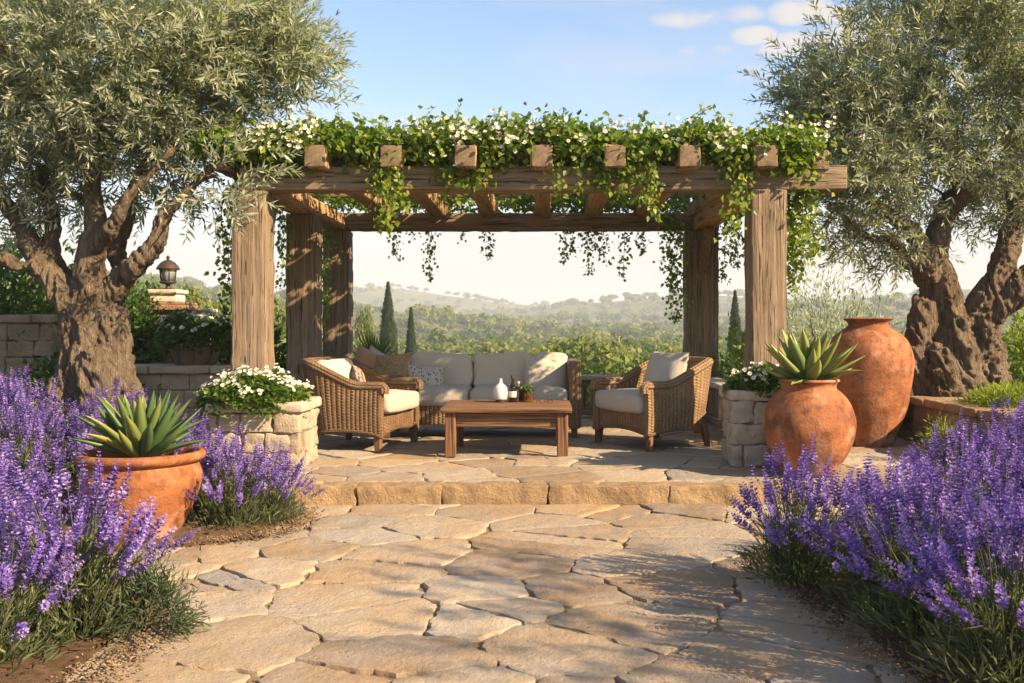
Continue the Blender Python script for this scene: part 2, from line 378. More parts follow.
def terramat(name, a, b, c_, seed):
    m, t, out = newmat(name)
    tcn = nn(t, 'ShaderNodeTexCoord'); mp = nn(t, 'ShaderNodeMapping'); mp.inputs['Location'].default_value = (seed, seed*.7, 0)
    t.links.new(tcn.outputs['Object'], mp.inputs[0])
    def N(s, d=7, r=.65, di=0.):
        x = nn(t, 'ShaderNodeTexNoise'); x.inputs['Scale'].default_value = s; x.inputs['Detail'].default_value = d; x.inputs['Roughness'].default_value = r; x.inputs['Distortion'].default_value = di
        t.links.new(mp.outputs[0], x.inputs['Vector']); return x.outputs[0]
    n1, n2, n3 = N(3.2), N(9, 9, .72, .2), N(90, 3)
    c = ramp(t, n1, [(.3, a), (.5, b), (.72, c_)])
    sp = nn(t, 'ShaderNodeMapRange'); sp.inputs[1].default_value = .48; sp.inputs[2].default_value = .64; sp.inputs[4].default_value = .75
    t.links.new(n2, sp.inputs[0]); c = mixc(t, sp.outputs[0], c, tuple(x*.45 for x in a))
    ef = nn(t, 'ShaderNodeMapRange'); ef.inputs[1].default_value = .54; ef.inputs[2].default_value = .72; ef.inputs[4].default_value = .38
    sp3 = nn(t, 'ShaderNodeSeparateXYZ'); t.links.new(tcn.outputs['Object'], sp3.inputs[0])
    low = nn(t, 'ShaderNodeMapRange'); low.inputs[1].default_value = .32; low.inputs[2].default_value = .0; low.inputs[4].default_value = .13; t.links.new(sp3.outputs[2], low.inputs[0])
    t.links.new(mth(t, 'ADD', N(6.5, 8, .7, .5), low.outputs[0]), ef.inputs[0]); c = mixc(t, ef.outputs[0], c, (.58, .43, .32))
    # faint turning rings
    sp3 = nn(t, 'ShaderNodeSeparateXYZ'); t.links.new(tcn.outputs['Object'], sp3.inputs[0])
    ring = mth(t, 'SINE', mth(t, 'ADD', mth(t, 'MULTIPLY', sp3.outputs[2], 120.), mth(t, 'MULTIPLY', n1, 9.)))
    h = mth(t, 'ADD', mth(t, 'ADD', mth(t, 'MULTIPLY', n2, .8), mth(t, 'MULTIPLY', n3, .25)), mth(t, 'MULTIPLY', ring, .02))
    pbsdf(t, out, c, .72, bump(t, h, .5, .04), .3); return m
M['terra'] = terramat('terracotta', (.22, .072, .027), (.345, .125, .045), (.44, .19, .08), 1.3)
M['terra_old'] = terramat('old_terracotta', (.19, .062, .024), (.315, .112, .041), (.41, .18, .078), 7.9)
def wickermat(name, dark, mid, light):
    m, t, out = newmat(name)
    a = nn(t, 'ShaderNodeAttribute', attribute_name='wv'); s = nn(t, 'ShaderNodeSeparateXYZ'); t.links.new(a.outputs['Vector'], s.inputs[0])
    row = mth(t, 'FLOOR', mth(t, 'DIVIDE', s.outputs[1], .013))
    ph = mth(t, 'ADD', mth(t, 'MULTIPLY', s.outputs[0], math.pi/.03), mth(t, 'MULTIPLY', row, math.pi))
    wv = mth(t, 'ADD', mth(t, 'MULTIPLY', mth(t, 'SINE', ph), .5), .5)
    rr = mth(t, 'ABSOLUTE', mth(t, 'SINE', mth(t, 'MULTIPLY', s.outputs[1], math.pi/.013)))
    h = mth(t, 'MULTIPLY', mth(t, 'ADD', wv, .25), mth(t, 'POWER', rr, .6))
    rib = mth(t, 'POWER', mth(t, 'ABSOLUTE', mth(t, 'SINE', mth(t, 'MULTIPLY', s.outputs[0], math.pi/.042))), .7)
    h = mth(t, 'ADD', mth(t, 'MULTIPLY', h, .5), mth(t, 'MULTIPLY', rib, .9))
    n = noise_n(t, (40, 40, 90), 4, .6); n2 = noise_n(t, (5, 5, 5), 3)
    c = ramp(t, mth(t, 'ADD', mth(t, 'MULTIPLY', n, .6), mth(t, 'MULTIPLY', n2, .45)), [(.35, dark), (.52, mid), (.68, light)])
    # shade between strands put into the colour: darker where the weave dips
    c = mixc(t, mth(t, 'MULTIPLY', mth(t, 'SUBTRACT', 1, wv), .4), c, tuple(x*.6 for x in dark))
    pbsdf(t, out, c, .6, bump(t, h, 1., .018), .35); return m
M['wicker'] = wickermat('brown_wicker', (.14, .075, .033), (.25, .145, .068), (.37, .235, .125))
M['wicker_pale'] = wickermat('honey_wicker', (.22, .13, .06), (.34, .21, .105), (.45, .30, .165))
def clothmat(name, c1, c2, pat=None, bs=.25, wscale=260.):
    m, t, out = newmat(name)
    n = noise_n(t, (wscale,)*3, 2, .5); n2 = noise_n(t, (7, 7, 7), 4, .55, dist=.3)
    c = mixc(t, n2, c1, c2)
    if pat:
        v = nn(t, 'ShaderNodeTexVoronoi'); v.feature = 'F1'; v.inputs['Scale'].default_value = pat[1]
        tcn = nn(t, 'ShaderNodeTexCoord'); mpp = nn(t, 'ShaderNodeMapping'); mpp.inputs['Scale'].default_value = (1, 1, .6)
        t.links.new(tcn.outputs['Object'], mpp.inputs[0]); t.links.new(mpp.outputs[0], v.inputs['Vector'])
        k = nn(t, 'ShaderNodeMapRange'); k.inputs[1].default_value = pat[2]; k.inputs[2].default_value = pat[2]-.06; k.inputs[3].default_value = 0; k.inputs[4].default_value = .85
        t.links.new(v.outputs['Distance'], k.inputs[0]); c = mixc(t, k.outputs[0], c, pat[0])
    h = mth(t, 'ADD', mth(t, 'MULTIPLY', n, .25), n2)
    pbsdf(t, out, c, .95, bump(t, h, bs, .03), .1, **{'Sheen Weight': .15}); return m
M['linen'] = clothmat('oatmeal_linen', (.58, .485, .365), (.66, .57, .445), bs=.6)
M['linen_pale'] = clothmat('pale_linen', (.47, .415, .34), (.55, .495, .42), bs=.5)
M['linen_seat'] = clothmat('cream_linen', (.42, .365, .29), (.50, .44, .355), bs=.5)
M['cloth_brown'] = clothmat('woven_brown_cloth', (.27, .15, .07), (.38, .235, .125), ((.50, .36, .22), 60., .38), .8, 90.)
M['cloth_pattern'] = clothmat('speckled_cloth', (.46, .40, .33), (.54, .48, .40), ((.10, .075, .06), 42., .36))
M['cloth_dark'] = clothmat('dark_speckled_cloth', (.20, .15, .12), (.34, .28, .23), ((.08, .05, .04), 38., .42))
M['cloth_rust'] = clothmat('rust_cloth', (.44, .235, .125), (.54, .33, .19), bs=.5)
def simple(name, col, rough=.5, spec=.4, **kw):
    m, t, out = newmat(name)
    n = noise_n(t, (30,)*3, 5, .6); c = mixc(t, mth(t, 'MULTIPLY', n, .5), col, tuple(x*.7 for x in col))
    pbsdf(t, out, c, rough, bump(t, n, .15, .005), spec, **kw); return m
M['ceramic'] = simple('white_ceramic', (.66, .63, .58), .3)
M['dark_base'] = simple('dark_coaster', (.05, .03, .02), .6)
M['iron'] = simple('bronze_iron', (.10, .065, .045), .55, Metallic=.6)
M['white_block'] = stonemat('cream_render', [(0, (.62, .52, .40)), (1, (.70, .61, .49))], 5., .3)
def glassmat(name, col, rough=.05, tr=.9):
    m, t, out = newmat(name); pbsdf(t, out, col, rough, None, .5, **{'Transmission Weight': tr, 'IOR': 1.45}); return m
M['glass_dark'] = glassmat('brown_bottle_glass', (.13, .045, .015))
M['glass_clear'] = glassmat('clear_glass', (.85, .85, .80))
M['glass_amber'] = glassmat('amber_glass', (.72, .36, .06))
M['glass_lamp'] = glassmat('lantern_glass', (.80, .74, .52), .25, .8)
M['paper'] = simple('cream_paper', (.62, .56, .46), .8)
M['bowl'] = simple('dark_clay_bowl', (.16, .10, .07), .75)
M['stem'] = simple('green_stem', (.07, .09, .03), .8)
M['twig'] = simple('brown_twig', (.13, .09, .055), .85)
M['yellow'] = simple('yellow_eye', (.65, .45, .06), .8)

# ------------------------------------------------------------------ terrain, one sheet to the horizon
def smooth(a, b, x):
    u = np.clip((np.asarray(x, float)-a)/(b-a), 0, 1); return u*u*(3-2*u)
def hz(x, y):
    x = np.asarray(x, float); y = np.asarray(y, float)
    p = np.stack((x, y, 0*x), -1).reshape(-1, 3)
    d = np.hypot(x, y)
    n = vnoise(p, 1/90., 3, 3).reshape(x.shape); n2 = vnoise(p, 1/230., 11, 3).reshape(x.shape); nr = vnoise(p, 1/16., 23, 2).reshape(x.shape)
    z = -.07+0*x
    z = z-3.6*smooth(14, 70, y)*smooth(-60, 5, x+y*.30)-1.5*smooth(14, 70, y)-3.0*smooth(110, 210, y)
    z = z+nr*.35*smooth(16, 50, y)+n*1.6*smooth(40, 140, y)
    def ridge(cx, cy_, sx, sy, h): return h*np.exp(-((x-cx)/sx)**2-((y-cy_)/sy)**2)
    z = z+smooth(150, 700, y)*5+n*1.5*smooth(150, 400, y)
    z = z+ridge(-120, 390, 130, 80, 16+3*n2)+ridge(-330, 560, 200, 100, 26+4*n2)+ridge(210, 520, 130, 90, 16+4*n2)+ridge(15, 640, 120, 70, 8+3*n2)
    z = z+ridge(105, 900, 130, 110, 31+5*n2)+ridge(-190, 1060, 200, 110, 29+6*n2)+ridge(430, 960, 200, 120, 37+5*n2)+ridge(60, 1200, 700, 90, 31+9*n2)
    z = z+9*smooth(60, 260, y)*smooth(-.08, -.55, x/np.maximum(y, 1)) # rising shoulder on one side
    z = z-50*smooth(1250, 1550, d)
    return z
def terrain():
    ys = np.concatenate((-np.geomspace(1500, 4, 24), np.linspace(-3, 20, 24), np.geomspace(21.5, 1600, 90)))
    xs = np.concatenate((-np.geomspace(1500, 9, 50), np.linspace(-8, 8, 17), np.geomspace(9, 1500, 50)))
    X, Y = np.meshgrid(xs, ys, indexing='ij'); Z = hz(X, Y)
    idx = np.arange(X.size).reshape(X.shape)
    q = np.stack((idx[:-1, :-1], idx[1:, :-1], idx[1:, 1:], idx[:-1, 1:]), -1).reshape(-1, 4)
    m, t, out = newmat('meadow_ground')
    n = noise_n(t, (.03, .03, .03), 8, .65); n2 = noise_n(t, (1.5,)*3, 6)
    c = ramp(t, n, [(.3, (.06, .085, .028)), (.5, (.12, .135, .05)), (.7, (.24, .205, .09))])
    c = mixc(t, mth(t, 'MULTIPLY', n2, .4), c, (.09, .085, .035)); pbsdf(t, out, c, .95, bump(t, n2, .6, .2), .05)
    mb = MB(); mb.add(np.stack((X, Y, Z), -1), q); o = mb.build('ground', m, smooth=True)
    tag(o, kind='structure')
terrain()

# ------------------------------------------------------------------ flagstones
def clip(poly, p, n):
    out = []
    for i in range(len(poly)):
        a, b = poly[i], poly[(i+1) % len(poly)]; da, db = np.dot(a-p, n), np.dot(b-p, n)
        if da <= 0: out.append(a)
        if da*db < 0: out.append(a+(b-a)*da/(da-db))
    return out
def flagstones(name, rect, cell, z, gap=.02, jit=.42, seed=1, stretch=1.25, thick=.06):
    g = np.random.default_rng(seed); x0, x1, y0, y1 = rect; S = []
    nx, ny = max(1, int((x1-x0)/(cell*stretch))), max(1, int((y1-y0)/cell))
    for i in range(-1, nx+1):
        for j in range(-1, ny+1):
            S.append((x0+(i+.5+(j % 2)*.5+g.uniform(-jit, jit))*(x1-x0)/nx, y0+(j+.5+g.uniform(-jit, jit))*(y1-y0)/ny))
            if g.random() < .12: S.append((S[-1][0]+g.uniform(.2, .45)*cell, S[-1][1]+g.uniform(-.4, .4)*cell))
    S = np.array(S); mb = MB()
    for i, s in enumerate(S):
        poly = [np.array(q, float) for q in ((x0, y0), (x1, y0), (x1, y1), (x0, y1))]
        dd = np.linalg.norm(S-s, axis=1); order = np.argsort(dd)[1:22]
        ok = True
        for k in order:
            d = S[k]-s; L = dd[k]; poly = clip(poly, s+d/2-d/L*gap*.5*(1+.8*g.random()), d/L)
            if len(poly) < 3: ok = False; break
        if not ok: continue
        P = np.array(poly); A = .5*abs(np.sum(P[:, 0]*np.roll(P[:, 1], -1)-P[:, 1]*np.roll(P[:, 0], -1)))
        if A < .012: continue
        if np.sum(P[:, 0]*np.roll(P[:, 1], -1)-P[:, 1]*np.roll(P[:, 0], -1)) < 0: P = P[::-1]
        # round the corners, roughen the edge
        pts = []
        for k in range(len(P)):
            a, b, c = P[k-1], P[k], P[(k+1) % len(P)]
            r = min(.028, .25*np.linalg.norm(a-b), .3*np.linalg.norm(c-b))
            pa = b+unit(a-b)*r; pc = b+unit(c-b)*r
            for u in (0, .5, 1): pts.append((1-u)**2*pa+2*u*(1-u)*b+u*u*pc)
        pts = np.array(pts); fine = []
        for k in range(len(pts)):
            a, b = pts[k], pts[(k+1) % len(pts)]; m = max(1, int(np.linalg.norm(b-a)/.026))
            for u in range(m): fine.append(a+(b-a)*u/m)
        O = np.array(fine); C = O.mean(0); n = len(O)
        nz = vnoise(np.c_[O, np.full(n, i*3.7)], 11., 4, 3)*.026
        nz = nz+vnoise(np.c_[O, np.full(n, i*1.7)], 38., 6, 2)*.008
        O = O+unit(O-C)*nz[:, None]
        tl = g.normal(0, .004, 2); zo = g.uniform(-.006, .006)
        def ring(f, dz, inset):
            Q = C+(O-C)*f-unit(O-C)*inset
            zz = z+dz+zo+(Q-C)@tl
            return np.c_[Q, zz]
        R0 = ring(1, -thick, 0); R1 = ring(1, -.008, 0); R2 = ring(1, -.0015, .003); R3 = ring(1, 0, .008)
        rings = [R0, R1, R2, R3]
        for f in (.78, .52, .26):
            q = ring(f, 0, .02*f); q[:, 2] += .009*vnoise(np.c_[q[:, :2], np.full(n, i*1.3)], 5.5, 8, 3); rings.append(q)
        V = np.concatenate(rings+[np.array([[C[0], C[1], z+zo]])])
        F = []
        idx = np.arange(len(rings)*n).reshape(len(rings), n); nxt = np.roll(idx, -1, 1)
        F.append(np.stack((idx[:-1], nxt[:-1], nxt[1:], idx[1:]), -1).reshape(-1, 4))
        F.append(np.stack((idx[-1], nxt[-1], np.full(n, len(V)-1)), -1))
        mb.add(V, F, g.random())
    o = mb.build(name, M['flag'], smooth=True, sharp=32); tag(o, kind='structure'); return o
TZ = .13
flagstones('path', (-3.0, 2.6, 1.6, 6.925), .40, 0, .010, .46, 5, 1.55)
mb = MB(); block(mb, (-.2, 4.3, -.040), (5.8, 5.5, .05), .01, (20, 20, 1)); tag(mb.build('path_bed', M['mortar']), kind='structure')
flagstones('terrace', (-2.75, 3.55, 7.095, 12.35), .36, TZ, .008, .44, 9, 1.6, .04)
mb = MB(); block(mb, (.4, 9.74, .02), (6.3, 5.28, .182), .01, (10, 10, 1)); tag(mb.build('terrace_bed', M['mortar']), kind='structure')
# the long edge stones of the step
mb = MB(); x = -2.75; g = np.random.default_rng(3)
while x < 3.5:
    w = g.uniform(.55, .95); w = min(w, 3.55-x)
    block(mb, (x+w/2, 7.01, TZ/2-.022), (w-.005, .165, TZ+.04), .007, (max(4, int(w/.03)), 5, 6), .016, 11., t=g.random()); x += w
tag(mb.build('terrace_step', M['step'], smooth=True), kind='structure')

# planting beds: raised soil sheets with uneven edges
def bed(name, outline, zc, seed, edge=.02):
    O = spline([(a, b, 0) for a, b in outline+[outline[0]]], 70)[:-1, :2]; C = O.mean(0); n = len(O)
    O = O+unit(O-C)*(vnoise(np.c_[O, np.full(n, seed)], 4., 2, 3)*.06)[:, None]
    rings = []
    for f, zf in ((1.02, -.12), (1, 0.002), (.95, .25), (.85, .6), (.65, .95), (.4, 1), (.15, 1)):
        q = C+(O-C)*f; zz = edge*(zf > 0)+np.full(n, zc*max(zf, 0) if zf >= 0 else zf)+.02*vnoise(np.c_[q, np.zeros(n)], 6., seed, 2)*(zf > .1)
        rings.append(np.c_[q, zz])
    idx = np.arange(len(rings)*n).reshape(len(rings), n); nxt = np.roll(idx, -1, 1)
    F = [np.stack((idx[:-1], nxt[:-1], nxt[1:], idx[1:]), -1).reshape(-1, 4), idx[-1][None]]
    mb = MB(); mb.add(np.concatenate(rings), F); o = mb.build(name, M['soil'], smooth=True); tag(o, kind='structure'); return o
bed('soil_bed', [(-1.74, 3.2), (-1.68, 3.7), (-1.80, 4.3), (-2.25, 4.9), (-2.7, 5.2), (-4.5, 5.3), (-5, 3), (-3, 2.4)], .06, 2)
bed('soil_bed', [(-1.66, 5.85), (-1.66, 6.7), (-2.55, 7.4), (-2.62, 9.2), (-6.5, 10.2), (-7, 6), (-3.2, 5.2), (-2.1, 5.55)], .20, 4)
bed('soil_bed', [(1.45, 5.5), (1.18, 4.8), (1.34, 3.9), (1.45, 3.2), (2.5, 2.4), (5, 2.8), (5.2, 6.4), (4, 7.6), (2.0, 6.4)], .06, 6, .012)
bed('soil_bed', [(3.72, 7.7), (3.72, 10), (3.3, 11.2), (5, 12.6), (9, 12.5), (9, 7), (5, 6.8)], .44, 8)
# loose gravel along the bed edges
mb = MB()
def pebbles(mb, xs, ys, zs, n, s0=.004, s1=.011):
    V0 = np.array([(1,0,0),(-1,0,0),(0,1,0),(0,-1,0),(0,0,1),(0,0,-1)], float); F0 = np.array([(0,2,4),(2,1,4),(1,3,4),(3,0,4),(2,0,5),(1,2,5),(3,1,5),(0,3,5)])
    s = rng.uniform(s0, s1, (n, 3))*np.array([1, 1, .65]); a = rng.uniform(0, 6.3, n)
    v = V0[None]*s[:, None]; c, sn = np.cos(a)[:, None], np.sin(a)[:, None]
    v = np.stack((v[..., 0]*c-v[..., 1]*sn, v[..., 0]*sn+v[..., 1]*c, v[..., 2]), -1)+np.stack((xs, ys, zs), -1)[:, None]
    mb.add(v.reshape(-1, 3), (np.arange(n)[:, None, None]*6+F0).reshape(-1, 3), np.repeat(rng.random(n), 6))
def along(pts, n, sd):
    P = spline([(a, b, 0) for a, b in pts], 200)[:, :2]; q = P[rng.integers(0, 200, n)]+rng.normal(0, sd, (n, 2)); return q
for pts, n, sd in (([(-1.62, 3.2), (-1.55, 3.7), (-1.72, 4.3), (-2.15, 4.9)], 1500, .06), ([(-2.1, 5.6), (-1.55, 5.9), (-1.55, 6.6)], 900, .06), ([(1.15, 5.4), (1.15, 4.8), (1.22, 3.9), (1.34, 3.2)], 1300, .05)):
    q = along(pts, n, sd); pebbles(mb, q[:, 0], q[:, 1], .018+.02*rng.random(n), n)
q = np.c_[rng.uniform(-2.2, 1.5, 1400), rng.uniform(3.2, 6.9, 1400)]; pebbles(mb, q[:, 0], q[:, 1], np.full(1400, -.012), 1400, .004, .010)
tag(mb.build('gravel', stonemat('pea_gravel', [(0, (.07, .042, .025)), (.5, (.15, .092, .052)), (1, (.26, .18, .115))], 9., .3)), kind='stuff')

#@@STRUCTURES
# ------------------------------------------------------------------ pergola
def timber(mb, c, size, n, rough=.006, b=.018, rot=None):
    block(mb, c, size, b, n, rough, 9., rot)
perg = thing('pergola', 'weathered oak pergola on five square posts over the lounge seating', 'pergola', (-.27, 10.2, TZ))
def pchild(mb, name, mat, sm=True):
    o = mb.build(name, mat, smooth=sm, sharp=40); o.parent = perg; o.matrix_parent_inverse = Matrix.Translation(perg.location).inverted(); return o
PX0, PX1, PYF, PYR, PYM = -2.475, 1.90, 8.5, 12.0, 10.3
BZ = 2.385        # underside of the main beams
for (x, y, w) in ((PX0, PYF, .29), (PX1, PYF, .30), (-2.47, PYM, .31), (-2.47, PYR, .31), (1.90, PYR, .39)):
    mb = MB(); timber(mb, (0, 0, (BZ-TZ)/2), (w, .30, BZ-TZ), (5, 5, 36), .008)
    o = mb.build('post', M['beam_z'], smooth=True, sharp=40); o.parent = perg; o.location = (x-perg.location.x, y-perg.location.y, 0)
def pbeam(name, c, size, n, mat, rot=None, rough=.007):
    mb = MB(); timber(mb, (0, 0, 0), size, n, rough, rot=rot)
    o = mb.build(name, mat, smooth=True, sharp=40); o.parent = perg; o.location = Vector(c)-perg.location; return o
BH = .205
pbeam('front_beam', (.0, PYF, BZ+BH/2), (5.12, .26, BH), (60, 4, 4), M['beam_x'])
pbeam('rear_beam', (-.27, PYR, BZ+BH/2+.002), (4.75, .26, BH), (50, 4, 4), M['beam_x'])
for x in (PX0, PX1):
    pbeam('side_beam', (x, (PYF+PYR)/2, BZ+.09), (.24, PYR-PYF-.27, .18), (3, 40, 3), M['beam_bounce_lit'])
RZ = BZ+BH+.003
rx = [(p-543)/995*8.18 for p in (315, 391, 465, 542, 615, 690, 767)]
for i, x in enumerate(rx):
    ro = pbeam('rafter', (x, 10.32, RZ+.09-.045), (.175, 4.28, .18), (3, 46, 3), M['beam_bounce_lit'], rot=rotm(0, 0, random.uniform(-.004, .004)))
    mb = MB(); block(mb, (0, 0, 0), (.171, .016, .176), .007, (5, 1, 5), .004, 20.); ec = mb.build('end_grain', M['end_grain'], ro, smooth=True, sharp=40); ec.location = (0, -2.142, 0)
for x in (-2.70, 2.33):
    pbeam('rafter', (x, 10.4, RZ+.04), (.16, 4.1, .17), (3, 40, 3), M['beam_y'])
for y in (8.95, 9.6, 10.3, 11.0, 11.6):
    pbeam('batten', (-.2, y, RZ+.14+.027), (5.1, .055, .05), (40, 2, 2), M['beam_x'], rough=.004)
def brace(x, y, dx, dy, L=.62):
    p0 = Vector((x, y, BZ-L)); 
    c = p0+Vector((dx*L/2, dy*L/2, L/2)); LL = L*1.38
    rot = rotm(0, R(45)*(1 if dx > 0 else -1), 0) if dx else rotm(-R(45)*(1 if dy > 0 else -1), 0, 0)
    pbeam('brace', c, (.11, .10, LL), (2, 2, 12), M['beam_z'], rot=rot, rough=.004)
# side braces, front to back, under the side beams
brace(PX0, PYF+.12, 0, 1, .5); brace(PX1, PYR-.12, 0, -1, .5)

# ------------------------------------------------------------------ vine over the pergola
vine = thing('climbing_vine', 'leafy climbing vine with white blossom covering the pergola roof and trailing in strands', 'vine', (0, 8.5, RZ+.2))
def vchild(mb, name, mat, parent=vine, sm=False):
    o = mb.build(name, mat, smooth=sm); o.parent = parent; o.matrix_parent_inverse = Matrix.Translation(vine.location).inverted(); return o
def vine_leaves(mb, C, n_each, r, L=(.045, .082), up=.3, tmul=(0, 1), outw=None):
    C = np.repeat(C, n_each, 0); n = len(C)
    off = rng.normal(size=(n, 3))*np.asarray(r); P = C+off
    D = rdir(n, -.15); N = rdir(n, .9); l = rng.uniform(*L, n)
    t = np.clip(rng.normal((tmul[0]+tmul[1])/2, .22, n), 0, 1)
    leaves(mb, P, D, N, l, l*rng.uniform(.62, .85, n), t, .10, .38, .12)
mb = MB()
ztop = RZ+.165
n = 900
xs = rng.uniform(-2.85, 2.25, n); ys = rng.normal(8.56, .18, n).clip(8.28, 9.2); zs = ztop-.04+np.abs(rng.normal(.06, .055, n))+.05*vnoise(np.c_[xs, ys, 0*xs], 2.2, 4, 2)
vine_leaves(mb, np.c_[xs, ys, zs], 23, (.085, .08, .055))
# drape in front of the beam, between rafter ends
n = 240
xs = rng.uniform(-2.6, 2.2, n); dr = np.clip(.02+.22*vnoise(np.c_[xs, 0*xs, 0*xs], 1.9, 31, 2), 0, .4); zs = ztop-.02-rng.random(n)*dr*1.5
vine_leaves(mb, np.c_[xs, rng.normal(8.32, .03, n), zs], 15, (.06, .05, .05))
# the rest of the roof, thinner
n = 430
xs = rng.uniform(-2.85, 2.25, n); ys = rng.uniform(8.9, 12.5, n); zs = ztop-.02+np.abs(rng.normal(.03, .04, n))
vine_leaves(mb, np.c_[xs, ys, zs], 13, (.11, .11, .05), (.06, .11))
# rear edge fringe
n = 160
xs = rng.uniform(-2.6, 2.3, n); vine_leaves(mb, np.c_[xs, rng.normal(12.2, .08, n), RZ+.05+rng.random(n)*.22], 13, (.07, .05, .05))
vchild(mb, 'foliage', M['vine_leaf'])
# upright runners along the top
mb = MB(); sm_ = MB()
for k in range(46):
    x = rng.uniform(-2.5, 2.4); y = rng.uniform(8.15, 8.6); z = ztop+.06; d = np.array([rng.normal(0, .5), rng.normal(-.1, .4), 1.]); d /= np.linalg.norm(d); L = rng.uniform(.12, .30)
    P = spline([(x, y, z-.1), np.array((x, y, z))+d*L*.5, np.array((x, y, z))+d*L+np.array([rng.normal(0, .05), 0, -.03])], 9)
    v, f = tube(P, np.linspace(.004, .0015, 9), 4); sm_.add(v, f)
    q = np.repeat(P[2:], 2, 0); m = len(q); l = rng.uniform(.035, .06, m)
    leaves(mb, q, rdir(m, .1), rdir(m, .6), l, l*.7, rng.uniform(.3, 1, m), .1, .4)
vchild(mb, 'foliage', M['vine_leaf']); 
for k in range(40):   # woody canes
    x0 = rng.uniform(-2.6, .7); y0 = rng.uniform(8.2, 12); P = spline([(x0+i*.35, y0+rng.normal(0, .15), ztop+.03+rng.random()*.06) for i in range(5)], 16)
    v, f = tube(P, .007, 5); sm_.add(v, f)
vchild(sm_, 'stem', M['twig'], sm=True)
def blossom(mb, eye, C, D, r, petals=5):
    """small open flowers"""
    n = len(C); D = unit(D); ref = np.where(np.abs(D[:, 2:3]) > .9, np.array([[1., 0, 0]]), np.array([[0, 0, 1.]]))
    u = unit(np.cross(D, ref)); w = np.cross(D, u)
    for k in range(petals):
        a = 2*np.pi*k/petals+rng.random(n)*.3; d = np.cos(a)[:, None]*u+np.sin(a)[:, None]*w+.35*D
        leaves(mb, C, d, D, r, r*.95, rng.uniform(.3, 1, n), -.08, .6, -.1)
    v, f = lathe([(.0001, .3), (.2, .15), (.22, 0)], 5); v = v[None]*r[:, None, None]
    V = C[:, None]+v[..., 0:1]*u[:, None]+v[..., 1:2]*w[:, None]+(v[..., 2:3]+.12*r[:, None, None])*D[:, None]
    F = [np.concatenate([a+i*15 for i in range(n)]) for a in f[:1]]
    mb.add(V.reshape(-1, 3), F, 0.)
fl = MB(); ey = MB()
cc = []
for k in range(100):
    x = rng.choice([rng.uniform(-2.5, -1.9), rng.uniform(-1.2, .1), rng.uniform(-1.2, .1), rng.uniform(.7, 2.4), rng.uniform(-2.7, 2.4)])
    c = np.array((x, rng.uniform(8.14, 8.42), ztop+rng.uniform(-.02, .17)))
    cc.append(c+rng.normal(0, .055, (rng.integers(3, 9), 3)))
cc = np.concatenate(cc); D = unit(np.c_[rng.normal(0, .4, len(cc)), rng.normal(-.8, .3, len(cc)), rng.normal(.5, .35, len(cc))])
blossom(fl, ey, cc, D, rng.uniform(.015, .028, len(cc)))
bo = vchild(fl, 'blossom', M['petal']); # hanging strands: px, top y, bottom y, distance, fullness
strands = [(395, 205, 262, 12.1, 1), (413, 208, 240, 12.1, .7), (431, 205, 281, 12.1, 1), (488, 206, 260, 12.1, .8), (462, 207, 244, 12.1, .5),
           (563, 205, 264, 12.1, 1), (584, 205, 276, 12.1, 1), (606, 206, 262, 12.1, 1), (624, 205, 279, 12.1, 1), (645, 206, 255, 12.1, .7), (598, 206, 250, 12.1, .8), (574, 206, 250, 12.1, .8), (639, 206, 246, 12.1, .6),
           (676, 205, 322, 11.72, 1.6), (670, 206, 290, 11.72, 1.2), (724, 215, 282, 11.9, 1), (737, 205, 268, 11.7, 1.1), (715, 210, 255, 12.0, .7),
           (230, 180, 300, 8.9, 1.1), (222, 190, 268, 9.1, .8), (239, 178, 250, 8.75, .8), (283, 200, 288, 10.0, .9), (277, 200, 250, 9.8, .7), (328, 205, 330, 11.6, .8), (321, 205, 300, 11.4, 1),
           (388, 150, 228, 8.25, 1.6), (376, 150, 205, 8.25, 1.2), (395, 152, 195, 8.25, 1), (640, 150, 206, 8.25, 1.5), (652, 150, 222, 8.25, 1.0), (628, 150, 195, 8.25, 1), (734, 150, 236, 8.25, 1.2), (560, 150, 190, 8.25, .8), (580, 150, 196, 8.25, .9), (745, 150, 215, 8.25, .9), (488, 150, 184, 8.25, .6),
           (793, 150, 282, 8.6, 2.0), (803, 150, 262, 8.5, 1.8), (786, 150, 248, 8.65, 1.6), (798, 150, 296, 8.75, 1.3), (810, 150, 205, 8.4, 1.2), (784, 160, 292, 8.9, 1.0)]
for (px, y0, y1, Y, full) in strands:
    a = at(px, y0, Y); b = at(px+rng.normal(0, 3), y1, Y)
    k = 7; pts = [a+(b-a)*i/(k-1)+np.array([rng.normal(0, .018), rng.normal(0, .02), 0]) for i in range(k)]
    P = spline(pts, 40); st_ = MB(); v, f = tube(P, np.linspace(.0045, .0018, 40), 4); st_.add(v, f)
    o = vchild(st_, 'hanging_strand', M['stem'], sm=True)
    lf = MB(); L = np.linalg.norm(b-a); m = int(L*165*full)
    u = np.sort(rng.random(m)); ii = np.clip((u*39).astype(int), 0, 39)
    w = .055*full*(1-.45*u)*(.6+.8*np.abs(np.sin(u*9+px)))
    q = P[ii]+rng.normal(size=(m, 3))*w[:, None]*np.array([1, 1, .6])
    l = rng.uniform(.035, .062, m)*(1.15 if full > 1 else 1)
    leaves(lf, q, unit(np.c_[rng.normal(0, .6, m), rng.normal(0, .6, m), rng.normal(-.6, .5, m)]), unit(np.c_[rng.normal(.2, .6, m), rng.normal(-.6, .5, m), rng.normal(.4, .4, m)]), l, l*.72, np.clip(rng.normal(.68, .25, m), 0, 1), .1, .38, .1)
    lo = lf.build('foliage', M['vine_leaf']); lo.parent = o; lo.matrix_parent_inverse = Matrix.Identity(4)

